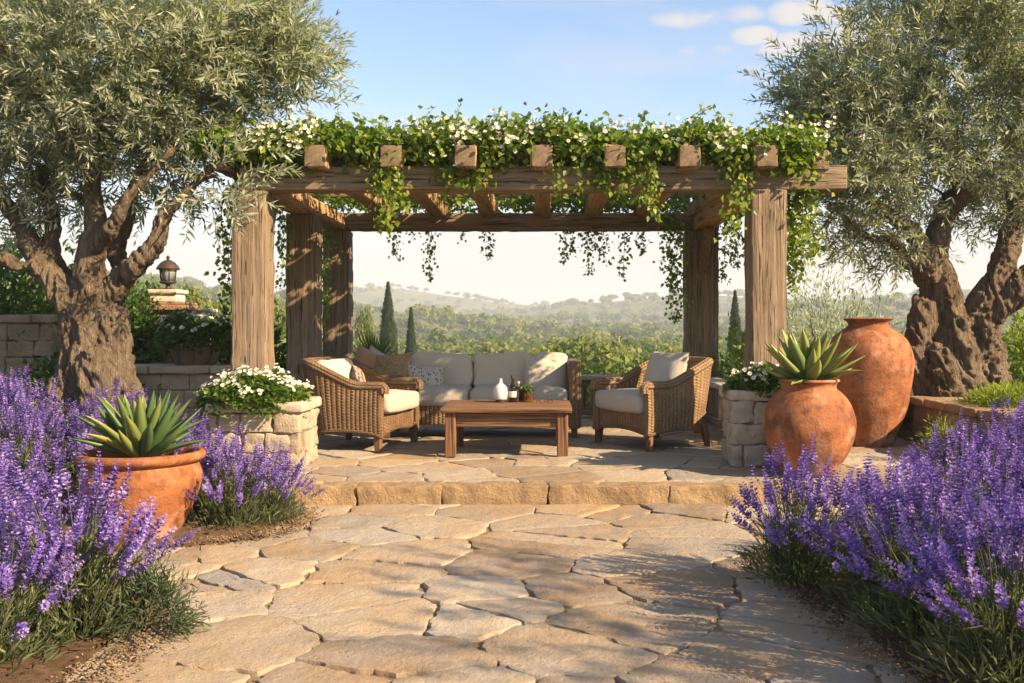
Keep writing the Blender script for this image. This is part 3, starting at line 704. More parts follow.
# ------------------------------------------------------------------ stone planters, walls
def stone_face_wall(mb, x0, x1, y0, y1, z0, z1, courses, rough=.008, lmin=.14, lmax=.30, seed=1, depth=.16, sides='fblr', b=.012):
    """courses of rough blocks round a rectangular core (f = -Y side)"""
    g = np.random.default_rng(seed); hs = g.uniform(.85, 1.15, courses); hs = hs/hs.sum()*(z1-z0); z = z0
    dp = min(depth, (x1-x0)/2, (y1-y0)/2)
    for ci, h in enumerate(hs):
        for sd in sides:
            lo, hi = ((x0, x1) if sd in 'fb' else (y0+dp, y1-dp))
            p = lo+(.0 if ci % 2 else -.07)
            first = True
            while p < hi-.02:
                L = g.uniform(lmin, lmax); e = min(p+L, hi)
                if hi-e < lmin*.5: e = hi
                s = max(p, lo); w = e-s-.005
                if w > .02:
                    j = g.uniform(-.006, .006)
                    cx = (s+e)/2
                    c, sz = {'f': ((cx, y0+dp/2+j, z+h/2), (w, dp, h-.005)), 'b': ((cx, y1-dp/2+j, z+h/2), (w, dp, h-.005)),
                             'l': ((x0+dp/2+j, cx, z+h/2), (dp, w, h-.005)), 'r': ((x1-dp/2+j, cx, z+h/2), (dp, w, h-.005))}[sd]
                    block(mb, c, sz, b, tuple(int(np.clip(q/.028, 2, 11)) for q in sz), rough, 13., t=g.random())
                p = e
        z += h
def planter(label, x0, x1, y0, y1, z0, z1, seed, mat):
    t = thing('stone_planter', label, 'planter', ((x0+x1)/2, (y0+y1)/2, z0))
    ox, oy = t.location.x, t.location.y
    mb = MB(); stone_face_wall(mb, x0-ox, x1-ox, y0-oy, y1-oy, 0, z1-z0-.085, 3, seed=seed, rough=.017); mb.build('wall', mat, t, smooth=True, sharp=55)
    mb = MB(); block(mb, (0, 0, (z1-z0-.085)/2), (x1-x0-.03, y1-y0-.03, z1-z0-.09), .004, (2, 2, 2)); mb.build('mortar', M['mortar'], t)
    mb = MB(); h = .08; w = .15; X0, X1, Y0, Y1 = x0-ox-.025, x1-ox+.025, y0-oy-.025, y1-oy+.025; zc = z1-z0-h/2
    for c, s in (((0, Y0+w/2, zc), (X1-X0, w, h)), ((0, Y1-w/2, zc), (X1-X0, w, h)), ((X0+w/2, 0, zc), (w, Y1-Y0-2*w-.004, h)), ((X1-w/2, 0, zc), (w, Y1-Y0-2*w-.004, h))):
        block(mb, c, s, .02, tuple(int(np.clip(q/.04, 2, 14)) for q in s), .007, 8.)
    mb.build('coping', M['coping'], t, smooth=True, sharp=60)
    mb = MB(); block(mb, (0, 0, zc-.02), (X1-X0-2*w+.02, Y1-Y0-2*w+.02, .06), .01, (8, 8, 1), .01); mb.build('soil', M['soil'], t, smooth=True)
    return t
planter('low cream stone planter with thick coping beside the wicker armchair', -2.56, -1.86, 7.62, 8.24, TZ, .655, 11, M['wallstone'])
planter('grey stone block planter with pale coping behind the round terracotta pot', 1.49, 2.12, 7.80, 8.28, TZ, .735, 21, M['wallstone'])

def flower_mound(name, label, cat, c, rx, ry, h, nleaf, nfl, lsize=(.04, .075), fr=(.017, .028), spill=.1, mat='herb_leaf', seed=0, flw=True, group=None, sfront=0., tmu=.5):
    t = thing(name, label, cat, c, group=group); mb = MB()
    n = nleaf; a = rng.uniform(0, 2*np.pi, n); r = np.sqrt(rng.random(n)); 
    x, y = rx*r*np.cos(a), ry*r*np.sin(a)
    dome = h*np.sqrt(np.clip(1-(r*.92)**2, 0, 1))*(.8+.3*vnoise(np.c_[x+c[0], y+c[1], 0*x], 7., seed+3, 2))
    z = dome*(.25+.75*np.sqrt(rng.random(n)))-spill*np.clip((r-.75)/.25, 0, 1)*rng.random(n)
    D = unit(np.c_[x/rx*.9+rng.normal(0, .5, n), y/ry*.9+rng.normal(0, .5, n), rng.normal(.35, .5, n)])
    N = unit(np.c_[x/rx*.4+rng.normal(0, .4, n), y/ry*.4+rng.normal(0, .4, n), .8+rng.normal(0, .4, n)])
    l = rng.uniform(*lsize, n)
    leaves(mb, np.c_[x, y, z], D, N, l, l*rng.uniform(.55, .75, n), np.clip(rng.normal(tmu, .25, n), 0, 1), .1, .42, .12)
    mb.build('foliage', M[mat], t)
    mb = MB()
    for k in range(26):
        a = rng.uniform(0, 6.28); r = rng.uniform(.1, .8); v, f = tube(spline([(rx*.3*r*math.cos(a), ry*.3*r*math.sin(a), -.03), (rx*.7*r*math.cos(a), ry*.7*r*math.sin(a), h*.45), (rx*r*math.cos(a), ry*r*math.sin(a), h*.8)], 6), .004, 4); mb.add(v, f)
    mb.build('stem', M['stem'], t, smooth=True)
    if flw:
        n = nfl//3; a = rng.uniform(0, 2*np.pi, n); r = np.sqrt(rng.random(n)); x, y = rx*r*np.cos(a), ry*r*np.sin(a)
        C = np.c_[x, y, h*np.sqrt(np.clip(1-(r*.92)**2, 0, 1))*(.9+.25*vnoise(np.c_[x+c[0], y+c[1], 0*x], 7., seed+3, 2))+.02]
        C = np.repeat(C, 3, 0)+rng.normal(0, .028, (n*3, 3))*np.array([1, 1, .5]); n = len(C)
        D = unit(np.c_[C[:, 0]/rx*.5+rng.normal(0, .3, n), C[:, 1]/ry*.5-.25+rng.normal(0, .3, n), .8+rng.normal(0, .25, n)])
        fl = MB(); ey = MB(); blossom(fl, ey, C, D, rng.uniform(*fr, n)); o = fl.build('blossom', M['petal'], t)
    return t
flower_mound('flowering_plant', 'bushy green plant thick with white flowers spilling over the cream stone planter', 'plant', (-2.28, 7.86, .63), .41, .36, .26, 4600, 360, fr=(.013, .023), spill=.16, seed=1, tmu=.6)
flower_mound('flowering_plant', 'small green plant with a few white flowers in the grey stone planter', 'plant', (1.78, 8.02, .69), .30, .26, .25, 2200, 50, spill=.08, seed=2, tmu=.6)

# low balustrade round the terrace: cap on timber slats
def balustrade(label, p0, p1, cat='balustrade'):
    p0, p1 = Vector(p0), Vector(p1); d = p1-p0; L = d.length; t = thing('balustrade', label, cat, ((p0+p1)/2), math.atan2(d.y, d.x))
    mb = MB(); block(mb, (0, 0, .485), (L, .26, .055), .012, (int(L/.08), 4, 2), .004); mb.build('cap_rail', M['teak_x'] if False else M['coping'], t, smooth=True, sharp=50)
    mb = MB(); block(mb, (0, 0, .07), (L-.02, .10, .08), .01, (int(L/.1), 2, 2), .003); mb.build('bottom_rail', M['beam_x'], t, smooth=True, sharp=50)
    mb = MB(); block(mb, (0, 0, .42), (L-.02, .08, .07), .01, (int(L/.1), 2, 2), .003); mb.build('top_rail', M['beam_x'], t, smooth=True, sharp=50)
    n = int(L/.10); mb = MB()
    for i in range(n): block(mb, (-L/2+(i+.5)*L/n, 0, .247), (.062, .035, .27), .006, (1, 1, 6), .002)
    mb.build('slat', M['beam_z'], t, smooth=True, sharp=50)
    return t
balustrade('low slatted balustrade with stone cap along the terrace side by the armchair', (1.92, 8.75, TZ), (1.92, 11.75, TZ))
balustrade('low slatted balustrade running along the back edge behind the sofa', (-2.25, 12.1, TZ), (1.65, 12.1, TZ))

# garden wall holding the raised bed of the olive by the amphora
t = thing('retaining_wall', 'low stone retaining wall with flat coping slabs below the gnarled olive by the amphora', 'wall', (3.72, 8.9, -.05))
mb = MB(); stone_face_wall(mb, -.12, .16, -1.35, 1.4, .0, .53, 3, seed=31, sides='fbl', lmin=.2, lmax=.45); 
stone_face_wall(mb, -1.75, -.13, 1.15, 1.4, .0, .53, 3, seed=32, sides='fb', lmin=.2, lmax=.45); mb.build('wall', M['oldwall'], t, smooth=True, sharp=55)
mb = MB(); y = -1.38
while y < 1.42:
    L = min(random.uniform(.5, .8), 1.43-y); block(mb, (.05, y+L/2, .57), (.44, L-.012, .075), .02, (6, int(L/.06)+2, 2), .009, t=random.random()); y += L
x = -1.78
while x < -.18:
    L = min(.6, -.18-x); block(mb, (x+L/2, 1.27, .57), (L-.012, .36, .075), .02, (8, 5, 2), .009, t=random.random()); x += L
mb.build('coping', M['step'], t, smooth=True, sharp=60)

# old walls at the other side
t = thing('garden_wall', 'tall old stone wall covered by a hedge behind the thick olive trunk', 'wall', (-5.9, 10.6, -.05))
mb = MB(); stone_face_wall(mb, -2.2, .75, -.15, .2, 0, 1.32, 7, seed=41, sides='frl', rough=.014, lmin=.16, lmax=.36); mb.build('wall', M['oldwall'], t, smooth=True, sharp=55)
mb = MB(); x = -2.2
while x < .75:
    L = min(random.uniform(.4, .7), .78-x); block(mb, (x+L/2, .02, 1.365), (L-.01, .44, .085), .02, (8, 5, 2), .01, t=random.random()); x += L
mb.build('coping', M['oldwall'], t, smooth=True, sharp=60)
t = thing('retaining_wall', 'low block wall with pale coping that carries the clay bowl of flowers', 'wall', (-3.85, 10.35, -.05))
mb = MB(); stone_face_wall(mb, -.75, .62, -.14, .2, 0, .80, 5, seed=43, sides='frl', lmin=.22, lmax=.4, rough=.006); mb.build('wall', M['wallstone'], t, smooth=True, sharp=55)
mb = MB(); x = -.8
while x < .66:
    L = min(.62, .67-x); block(mb, (x+L/2, .02, .845), (L-.008, .46, .085), .018, (10, 6, 2), .006, t=random.random()); x += L
mb.build('coping', M['coping'], t, smooth=True, sharp=60)

# gate pillar with lantern
PYL = 13.0; pc = at(168, 330, PYL)
t = thing('brick_pillar', 'brick gate pillar with stone cap and cream pedestal block under the lantern', 'pillar', (pc[0], PYL, -.28))
mb = MB(); stone_face_wall(mb, -.24, .24, -.22, .22, 0, 1.72, 20, seed=51, rough=.005, lmin=.12, lmax=.2, depth=.2, b=.008); mb.build('shaft', M['brick'], t, smooth=True, sharp=50)
mb = MB(); block(mb, (0, 0, 1.755), (.62, .56, .07), .015, (8, 8, 2), .006); block(mb, (.02, 0, 1.81), (.56, .5, .04), .012, (8, 8, 2), .004); mb.build('cap', M['brick'], t, smooth=True, sharp=50)
mb = MB(); block(mb, (-.0, 0, 1.885), (.34, .34, .11), .015, (4, 4, 3), .004); block(mb, (0, 0, 1.965), (.40, .40, .055), .015, (4, 4, 2), .004); mb.build('pedestal', M['white_block'], t, smooth=True, sharp=50)
t2 = thing('garden_wall', 'brick wall stub sloping down beside the lantern pillar, half grown over', 'wall', (pc[0]-.95, PYL, -.1))
mb = MB()
for k in range(6):
    x1 = .68-k*.22; stone_face_wall(mb, x1-.22, x1, -.14, .14, 0, 1.30-k*.13, 12-k, seed=60+k, rough=.005, lmin=.1, lmax=.2, depth=.13, b=.008, sides='fb')
mb.build('wall', M['brick'], t2, smooth=True, sharp=50)
t = thing('stone_block', 'cream rendered block standing behind the brick pillar', 'block', (pc[0]+.30, PYL+.5, -.1))
mb = MB(); block(mb, (0, 0, .76), (.24, .3, 1.52), .015, (4, 4, 16), .004); mb.build('shaft', M['white_block'], t, smooth=True, sharp=50)
mb = MB(); block(mb, (0, 0, 1.548), (.28, .34, .05), .015, (4, 4, 2), .004); mb.build('cap', M['white_block'], t, smooth=True, sharp=50)
t = thing('lantern', 'small bronze lantern with domed cap and yellowish glass on the brick pillar', 'lantern', (pc[0]+.0, PYL, 1.7135))
mb = MB(); mb.add(*lathe([(.09, 0), (.09, .012), (.035, .025), (.028, .06), (.06, .075), (.10, .085), (.105, .10)], 20)); mb.build('base', M['iron'], t, smooth=True, sharp=40)
mb = MB(); mb.add(*lathe([(.085, .10), (.105, .24), (.108, .262)], 6)); mb.build('glass', M['glass_lamp'], t)
mb = MB()
for k in range(6):
    a = k*math.pi/3; v, f = tube([(.088*math.cos(a), .088*math.sin(a), .09), (.11*math.cos(a), .11*math.sin(a), .27)], .008, 6); mb.add(v, f)
v, f = lathe([(.098, .095), (.108, .095), (.108, .108), (.098, .108)], 24); mb.add(v, f[:1])
mb.build('cage', M['iron'], t)
mb = MB(); mb.add(*lathe([(.145, .262), (.15, .275), (.125, .315), (.085, .36), (.04, .385), (.018, .392), (.018, .41), (.026, .422), (.012, .44), (.002, .452)], 24)); mb.build('cap', M['iron'], t, smooth=True, sharp=50)

#@@POTS
# ------------------------------------------------------------------ pots
def pot(name, label, loc, prof, mat, wob=.012, soil=None, seed=1, n=60):
    t = thing(name, label, 'pot', loc)
    mb = MB(); p = sprof(prof, n); mb.add(*lathe(p, 72, wob, seed, 5.)); mb.build('body', mat, t, smooth=True, sharp=60)
    if soil: mb = MB(); mb.add(*lathe([(soil[0], soil[1]-.03), (soil[0]-.005, soil[1]), (soil[0]*.5, soil[1]+.015), (.01, soil[1]+.02)], 32)); mb.build('soil', M['soil'], t, smooth=True)
    return t
p1 = (-2.32, 5.75, .012)
pot('flower_pot', 'wide terracotta pot with rolled rim holding an agave, on the paving among lavender', p1,
    [(.02, .0), (.17, .0), (.205, .01), (.235, .08), (.285, .19), (.325, .30), (.335, .365), (.318, .42), (.31, .442), (.335, .452), (.352, .468), (.356, .485), (.345, .503), (.325, .508), (.305, .495), (.295, .46), (.30, .40), (.29, .33)], M['terra'], .012, (.30, .44), 3)
p2 = (1.985, 7.43, TZ)
pot('round_pot', 'round bulging terracotta pot with a short neck holding an agave', p2,
    [(.02, 0), (.15, 0), (.18, .012), (.235, .09), (.30, .20), (.334, .32), (.335, .42), (.30, .53), (.245, .605), (.205, .637), (.195, .655), (.205, .685), (.225, .70), (.22, .715), (.195, .716), (.18, .695), (.17, .65), (.2, .6)], M['terra_old'], .018, (.185, .66), 5)
p3 = (3.04, 9.30, TZ)
pot('tall_jar', 'tall terracotta storage jar with flared lip standing on the terrace', p3,
    [(.02, 0), (.20, 0), (.225, .012), (.265, .12), (.335, .32), (.385, .54), (.405, .74), (.39, .88), (.338, .985), (.25, 1.06), (.195, 1.10), (.178, 1.125), (.19, 1.15), (.225, 1.172), (.222, 1.185), (.19, 1.18), (.16, 1.15), (.155, 1.1), (.2, 1.03)], M['terra_old'], .022, None, 8, 80)
def agave(label, loc, n, L, wd, seed, tilt=(12, 80), tmu=.45):
    g = np.random.default_rng(seed); t = thing('agave', label, 'plant', loc); mb = MB()
    for k in range(n):
        u = k/(n-1); a = k*2.39996+g.normal(0, .1); el_ = R(90-(tilt[0]+(tilt[1]-tilt[0])*u**.8)+g.normal(0, 4))
        l = L*(.78+.35*math.sin(math.pi*(.15+.75*u)))*g.uniform(.88, 1.1); w0 = wd*g.uniform(.85, 1.1)
        ns = 12; s = np.linspace(0, 1, ns); curl = g.uniform(-.25, .35)*(.4+u)
        th = el_-curl*s**1.6*1.2
        dr = np.cumsum(np.cos(th))/ns*l; dz = np.cumsum(np.sin(th))/ns*l
        dr -= dr[0]; dz -= dz[0]
        ax = np.array((math.cos(a), math.sin(a), 0)); sd = np.array((-math.sin(a), math.cos(a), 0))
        wdt = w0*np.interp(s, [0, .12, .45, .75, .92, 1], [.72, .80, 1, .68, .25, .012])
        V = []
        for i in range(ns):
            c = ax*(dr[i]+.02+.02*u)+np.array((0, 0, dz[i]+.01)); nrm = -ax*math.sin(th[i])+np.array((0, 0, math.cos(th[i])))
            tk = wdt[i]*.16
            for q, hh in ((-1, .22), (-.5, .05), (0, -.04), (.5, .05), (1, .22), (.5, -.12), (0, -.22), (-.5, -.12)):
                V.append(c+sd*q*wdt[i]/2+nrm*(hh*wdt[i]*.9 if hh > -.05 else hh*wdt[i]*.9-tk*.1))
        idx = np.arange(ns*8).reshape(ns, 8); nx = np.roll(idx, -1, 1)
        mb.add(V, [np.stack((idx[:-1], nx[:-1], nx[1:], idx[1:]), -1).reshape(-1, 4)], np.clip(g.normal(tmu, .15)+(.35 if g.random() < .08 else 0)+np.repeat(.25*s**3, 8), 0, 1))
    mb.build('leaf_rosette', M['agave'], t, smooth=True); return t
agave('broad grey green agave rosette growing in the wide rolled rim pot', (p1[0], p1[1], .47), 40, .42, .078, 3, (5, 68), .33)
agave('bright yellow green agave rosette growing in the round bulging pot', (p2[0], p2[1], TZ+.68), 44, .43, .092, 5, (5, 74), .74)
# boulder by the lavender
t = MB(); V, F = rbox((.26, .22, .2), .085, (5, 5, 5)); V = V+.02*np.stack([vnoise(V, 7., k, 2) for k in range(3)], 1); t.add(V, F, .7)
b_ = t.build('boulder', M['wallstone'], smooth=True, loc=(-2.24, 6.62, .36)); tag(b_, 'pale rounded boulder among the lavender by the agave pot', 'rock')

#@@FURNITURE
# ------------------------------------------------------------------ furniture
def cushion(mb, c, size, puff=.04, b=.05, rot=None, seed=0, n=(14, 12, 4), wr=.006):
    V, F = rbox(size, min(b, min(size)*.42), n); V = V.copy(); hx, hy, h_ = np.array(size)/2
    k = np.clip(1-(V[:, 0]/hx)**2, 0, 1)*np.clip(1-(V[:, 1]/hy)**2, 0, 1)
    V[:, 2] += np.sign(V[:, 2])*puff*np.sqrt(k)*(np.abs(V[:, 2])/h_)
    V += wr*np.stack([vnoise(V+seed*3.3, 6., 40+j, 2) for j in range(3)], 1)
    if rot is not None: V = V @ rot.T
    mb.add(V+np.asarray(c), F)
    # piping along the two edges
    return mb
def pillow(mb, size, thick, seed=0, n=22):
    u = np.linspace(-1, 1, n); U, Vv = np.meshgrid(u, u, indexing='ij')
    pin = 1-.10*(1-U**2)*0
    X = U*size[0]/2*(1-.09*(1-np.abs(Vv)**2)*np.abs(U)**3*0-.07*np.abs(U)*(1-Vv**2)); Z = Vv*size[1]/2*(1-.07*np.abs(Vv)*(1-U**2))
    T = thick/2*np.clip((1-np.abs(U)**2.6)*(1-np.abs(Vv)**2.6), 0, 1)**.55
    for s in (-1, 1):
        P = np.stack((X, s*T, Z), -1).reshape(-1, 3); nv = vnoise(P+seed*2.1, 7., 3, 2)*.010; P[:, 1] += nv*(T.ravel() > .005)
        P += .008*np.stack([vnoise(P+seed*5.1, 4., 9+j, 1) for j in range(3)], 1)
        idx = np.arange(n*n).reshape(n, n); q = np.stack((idx[:-1, :-1], idx[1:, :-1], idx[1:, 1:], idx[:-1, 1:]), -1).reshape(-1, 4)
        mb.add(P, q if s < 0 else q[:, ::-1])
def throw(label, loc, rot, size, thick, mat, seed):
    mb = MB(); pillow(mb, size, thick, seed); o = mb.build('throw_pillow', M[mat], smooth=True); o.location = loc; o.rotation_euler = rot
    return tag(o, label, 'pillow')
def leg(parent, x, y, h, top=.065, bot=.045, splay=(0, 0), mat='teak_z'):
    V, F = rbox((1, 1, 1), .08, (1, 1, 5)); V = V.copy(); k = V[:, 2]+.5; s = bot+(top-bot)*k
    V = np.c_[V[:, 0]*s+splay[0]*(1-k), V[:, 1]*s+splay[1]*(1-k), k*h]
    mb = MB(); mb.add(V, F); o = mb.build('leg', M[mat], parent, smooth=True, sharp=40); o.location = (x, y, 0); return o
def wicker_chair(label, loc, rz, mat='wicker', Wd=.86, Dp=.74, zarm=.575, zback=.775):
    t = thing('wicker_armchair', label, 'armchair', loc, rz)
    # U path, front is -Y
    r = .24; hw, hd = Wd/2, Dp/2; pts = [(-hw, -hd)]
    pts += [(-hw, y) for y in np.linspace(-hd, hd-r, 14)[1:]]
    pts += [(-hw+r-r*math.cos(a), hd-r+r*math.sin(a)) for a in np.linspace(0, math.pi/2, 9)[1:]]
    pts += [(x, hd) for x in np.linspace(-hw+r, hw-r, 10)[1:]]
    pts += [(hw-r+r*math.sin(a), hd-r+r*math.cos(a)) for a in np.linspace(0, math.pi/2, 9)[1:]]
    pts += [(hw, y) for y in np.linspace(hd-r, -hd, 14)[1:]]
    P = np.array(pts); T = unit(np.gradient(P, axis=0)); Nn = np.c_[-T[:, 1], T[:, 0]]       # outward
    u = np.concatenate(([0], np.cumsum(np.linalg.norm(np.diff(P, axis=0), axis=1)))); n = len(P)
    f = (P[:, 1]+hd)/Dp; zt = zarm+(zback-zarm)*smooth(.30, .95, f)
    lean = .13*smooth(.35, 1, f)
    th = .062
    m = 26
    def grid(off, zb):
        V = np.zeros((n, m, 3)); Wv = np.zeros((n, m, 3))
        for j in range(m):
            k = j/(m-1); z = zb+(zt-zb)*k
            V[:, j, :2] = P+Nn*(off+.012*np.sin(math.pi*k))[:, None] if np.ndim(off) else P+Nn*(off+.012*math.sin(math.pi*k))
            V[:, j, 1] += lean*(z/zback)**1.5; V[:, j, 2] = z
            Wv[:, j, 0] = u; Wv[:, j, 1] = z
        return V, Wv
    side = np.where(f < .999, np.sin(np.pi*np.clip(f/.9, 0, 1))**.7, 0); zb = .125+.045*np.clip(side, 0, 1)*(np.abs(P[:, 0]) > hw-.02)
    mb = MB(); idx = np.arange(n*m).reshape(n, m); q = np.stack((idx[:-1, :-1], idx[1:, :-1], idx[1:, 1:], idx[:-1, 1:]), -1).reshape(-1, 4)
    Vo, Wo = grid(0., zb); Vi, Wi = grid(-th, zb); mb.add(Vo.reshape(-1, 3), q[:, ::-1], .5, Wo.reshape(-1, 3)); mb.add(Vi.reshape(-1, 3), q, .5, Wi.reshape(-1, 3))
    for e in (0, n-1):   # arm fronts
        A, B = Vo[e], Vi[e]; V = np.concatenate((A, B)); i2 = np.arange(m); fq = np.stack((i2[:-1], i2[1:], i2[1:]+m, i2[:-1]+m), -1)
        mb.add(V, fq if e == 0 else fq[:, ::-1], .5, np.c_[np.r_[np.zeros(m), np.full(m, th)], V[:, 2], V[:, 2]])
    V = np.concatenate((Vo[:, 0], Vi[:, 0])); i2 = np.arange(n); mb.add(V, np.stack((i2[:-1], i2[1:], i2[1:]+n, i2[:-1]+n), -1))
    mb.build('shell', M[mat], t, smooth=True, sharp=60)
    mb = MB(); c = (Vo[:, -1]+Vi[:, -1])/2; c = np.vstack((c[0]+(0, -.012, -.06), c[0]+(0, -.014, -.015), c, c[-1]+(0, -.014, -.015), c[-1]+(0, -.012, -.06)))
    v, ff = tube(c, .044, 10); uu = np.repeat(np.arange(len(c))*.05, 10); mb.add(v, ff, .5, np.c_[np.tile(np.linspace(0, .26, 10), len(c)), uu, uu]); mb.build('rim', M[mat], t, smooth=True, sharp=60)
    # apron and seat deck
    k = 24; xs = np.linspace(-hw+.01, hw-.01, k); mb = MB(); lo = .125+.045*np.sin(np.linspace(0, math.pi, k))**.8
    for yy, fl in ((-hd+.03, 1), (-hd+.075, 0)):
        g8 = np.linspace(0, 1, 9); V = np.array([(x, yy, l+(.335-l)*s) for x, l in zip(xs, lo) for s in g8]); idx = np.arange(k*9).reshape(k, 9); q = np.stack((idx[:-1, :-1], idx[1:, :-1], idx[1:, 1:], idx[:-1, 1:]), -1).reshape(-1, 4)
        mb.add(V, q if fl else q[:, ::-1], .5, np.c_[V[:, 0], V[:, 2], V[:, 1]])
    block(mb, (0, .02, .31), (Wd-.10, Dp-.10, .05), .01, (4, 4, 1)); mb.build('apron', M[mat], t, smooth=True, sharp=50)
    # skirt braid
    mb = MB()
    br = np.c_[Vo[:, 0]+np.c_[Nn*.006, np.full(n, .012)]]; v, ff = tube(br, .016, 6); mb.add(v, ff, .5, np.c_[v[:, 2]*3, np.repeat(u, 6), v[:, 0]])
    br = np.c_[xs, np.full(k, -hd+.024), lo+.01]; v, ff = tube(br, .016, 6); mb.add(v, ff, .5, np.c_[v[:, 2]*3, np.repeat(xs, 6), v[:, 1]]); mb.build('braid', M[mat], t, smooth=True)
    for sx in (-1, 1):
        leg(t, sx*(hw-.035), -hd+.05, .20, .07, .05, (sx*.012, -.012)); leg(t, sx*(hw-.06), hd-.07, .22, .07, .045, (sx*.02, .05))
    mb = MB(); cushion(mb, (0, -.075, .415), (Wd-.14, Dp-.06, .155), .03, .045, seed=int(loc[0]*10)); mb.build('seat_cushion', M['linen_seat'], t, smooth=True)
    return t
def frot(fx, fy): return math.atan2(fy, fx)+math.pi/2      # turn local -Y to the facing direction
# chair by the cream planter
fz = frot(.965, -.26); ch1 = wicker_chair('brown wicker armchair with grey seat cushion beside the cream stone planter', (-1.66, 9.22, TZ), fz)
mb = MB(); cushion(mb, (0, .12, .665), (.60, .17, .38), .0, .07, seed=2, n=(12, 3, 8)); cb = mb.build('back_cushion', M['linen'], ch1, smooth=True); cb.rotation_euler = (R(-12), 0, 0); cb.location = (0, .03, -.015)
# chair on the other side of the table
fz2 = frot(-.86, -.51); ch2 = wicker_chair('honey brown wicker armchair with one loose pale cushion near the slatted balustrade', (1.02, 9.32, TZ), fz2, 'wicker_pale')
lc2 = Vector((1.02, 9.32, TZ)); m2 = Matrix.Rotation(fz2, 3, 'Z')
throw('plump pale linen cushion leaning in the honey brown armchair', lc2+m2 @ Vector((0.02, .14, .655)), (R(-16), 0, fz2), (.56, .44), .22, 'linen_pale', 3)
lc1 = Vector((-1.66, 9.22, TZ)); m1_ = Matrix.Rotation(fz, 3, 'Z')
throw('small dark speckled pillow leaning on the grey cushioned armchair', lc1+m1_ @ Vector((-.17, -.02, .60)), (R(-20), R(14), fz+R(24)), (.30, .28), .13, 'cloth_dark', 5)

def sofa():
    x0, x1, y0, y1 = -1.62, .38, 9.78, 10.68
    t = thing('wicker_sofa', 'long wicker sofa with oatmeal linen cushions at the back of the terrace', 'sofa', ((x0+x1)/2, (y0+y1)/2, TZ)); hw, hd = (x1-x0)/2, (y1-y0)/2
    def wbox(mb, c, s, b=.03, n=(20, 6, 8)):
        V, F = rbox(s, b, n); d = np.abs(V)/(np.array(s)/2); fx = d[:, 0] > d[:, 1]
        mb.add(V+np.asarray(c), F, .5, np.c_[np.where(fx, V[:, 1], V[:, 0]), V[:, 2]+c[2], V[:, 1]])
    mb = MB(); wbox(mb, (0, .0, .235), (2*hw-.1, 2*hd-.06, .20), .015); mb.build('base', M['wicker'], t, smooth=True, sharp=50)
    mb = MB(); wbox(mb, (0, hd-.05, .45), (2*hw-.06, .10, .56), .03); mb.build('back_frame', M['wicker'], t, smooth=True, sharp=50)
    mb = MB(); wbox(mb, (-hw+.11, -.0, .37), (.22, 2*hd-.02, .49), .05, (4, 14, 8)); mb.build('arm', M['wicker'], t, smooth=True, sharp=50)
    mb = MB(); wbox(mb, (hw-.065, 0, .43), (.13, 2*hd-.02, .67), .035, (3, 14, 10)); mb.build('arm', M['wicker_pale'], t, smooth=True, sharp=50)
    for sx in (-1, 1):
        for sy in (-1, 1): leg(t, sx*(hw-.07), sy*(hd-.08), .15, .07, .055)
    cuts = [(-1.385, -.735), (-.728, -.115), (-.108, .245)]; ox = (x0+x1)/2
    for i, (a, b) in enumerate(cuts):
        a -= ox; b -= ox
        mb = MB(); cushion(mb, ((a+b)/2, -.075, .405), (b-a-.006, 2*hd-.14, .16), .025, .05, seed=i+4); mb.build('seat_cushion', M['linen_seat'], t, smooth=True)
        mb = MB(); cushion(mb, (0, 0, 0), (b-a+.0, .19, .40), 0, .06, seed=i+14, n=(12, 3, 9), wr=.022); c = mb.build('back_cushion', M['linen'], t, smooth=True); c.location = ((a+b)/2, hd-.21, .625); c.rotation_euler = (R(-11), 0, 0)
    return t
sofa()
throw('big plain linen pillow at the end of the sofa next to the tall arm', at(546, 376, 10.22), (R(-16), 0, R(4)), (.47, .42), .17, 'linen_pale', 8)
throw('speckled cream and dark pillow standing on the sofa seat', at(425, 380, 10.10), (R(-18), R(3), R(10)), (.40, .32), .15, 'cloth_pattern', 9)
throw('woven brown pillow tucked into the sofa corner by the low arm', at(393, 371, 10.16), (R(-20), R(-6), R(-18)), (.42, .38), .16, 'cloth_brown', 10)
throw('rust coloured pillow propped at the sofa corner behind the armchair', at(367, 367, 10.38), (R(-14), R(20), R(-30)), (.40, .36), .13, 'cloth_rust', 11)
throw('small cream pillow peeking over behind the woven brown one', at(375, 363, 10.44), (R(-10), R(28), R(-20)), (.30, .28), .12, 'linen_seat', 12)

# coffee table
tb = thing('coffee_table', 'low oiled teak coffee table with plank top in front of the sofa', 'table', (-.31, 8.83, TZ))
mb = MB()
for i in range(4): block(mb, (0, -.47+.1175+i*.235, .40), (1.11, .231, .042), .007, (16, 4, 2), .002)
mb.build('tabletop', M['teak_x'], tb, smooth=True, sharp=40)
mb = MB()
for y in (-.38, .38): block(mb, (0, y, .315), (.92, .028, .122), .005, (10, 1, 2), .001)
for x in (-.47, .47): block(mb, (x, 0, .315), (.028, .72, .122), .005, (1, 10, 2), .001)
mb.build('apron', M['teak_x'], tb, smooth=True, sharp=40)
for sx in (-1, 1):
    for sy in (-1, 1):
        mb = MB(); block(mb, (0, 0, .189), (.092, .092, .378), .008, (2, 2, 8), .0015); o = mb.build('leg', M['teak_z'], tb, smooth=True, sharp=40); o.location = (sx*.475, sy*.385, 0)
TT = TZ+.422
def bottle(name, label, cat, x, y, prof, mat, extra=()):
    t = thing(name, label, cat, (x, y, TT)); mb = MB(); mb.add(*lathe(sprof(prof, 30), 28)); mb.build('body', M[mat], t, smooth=True, sharp=50)
    for nm, pr, mt in extra: mb = MB(); mb.add(*lathe(pr, 28)); mb.build(nm, M[mt], t, smooth=True, sharp=40)
    return t
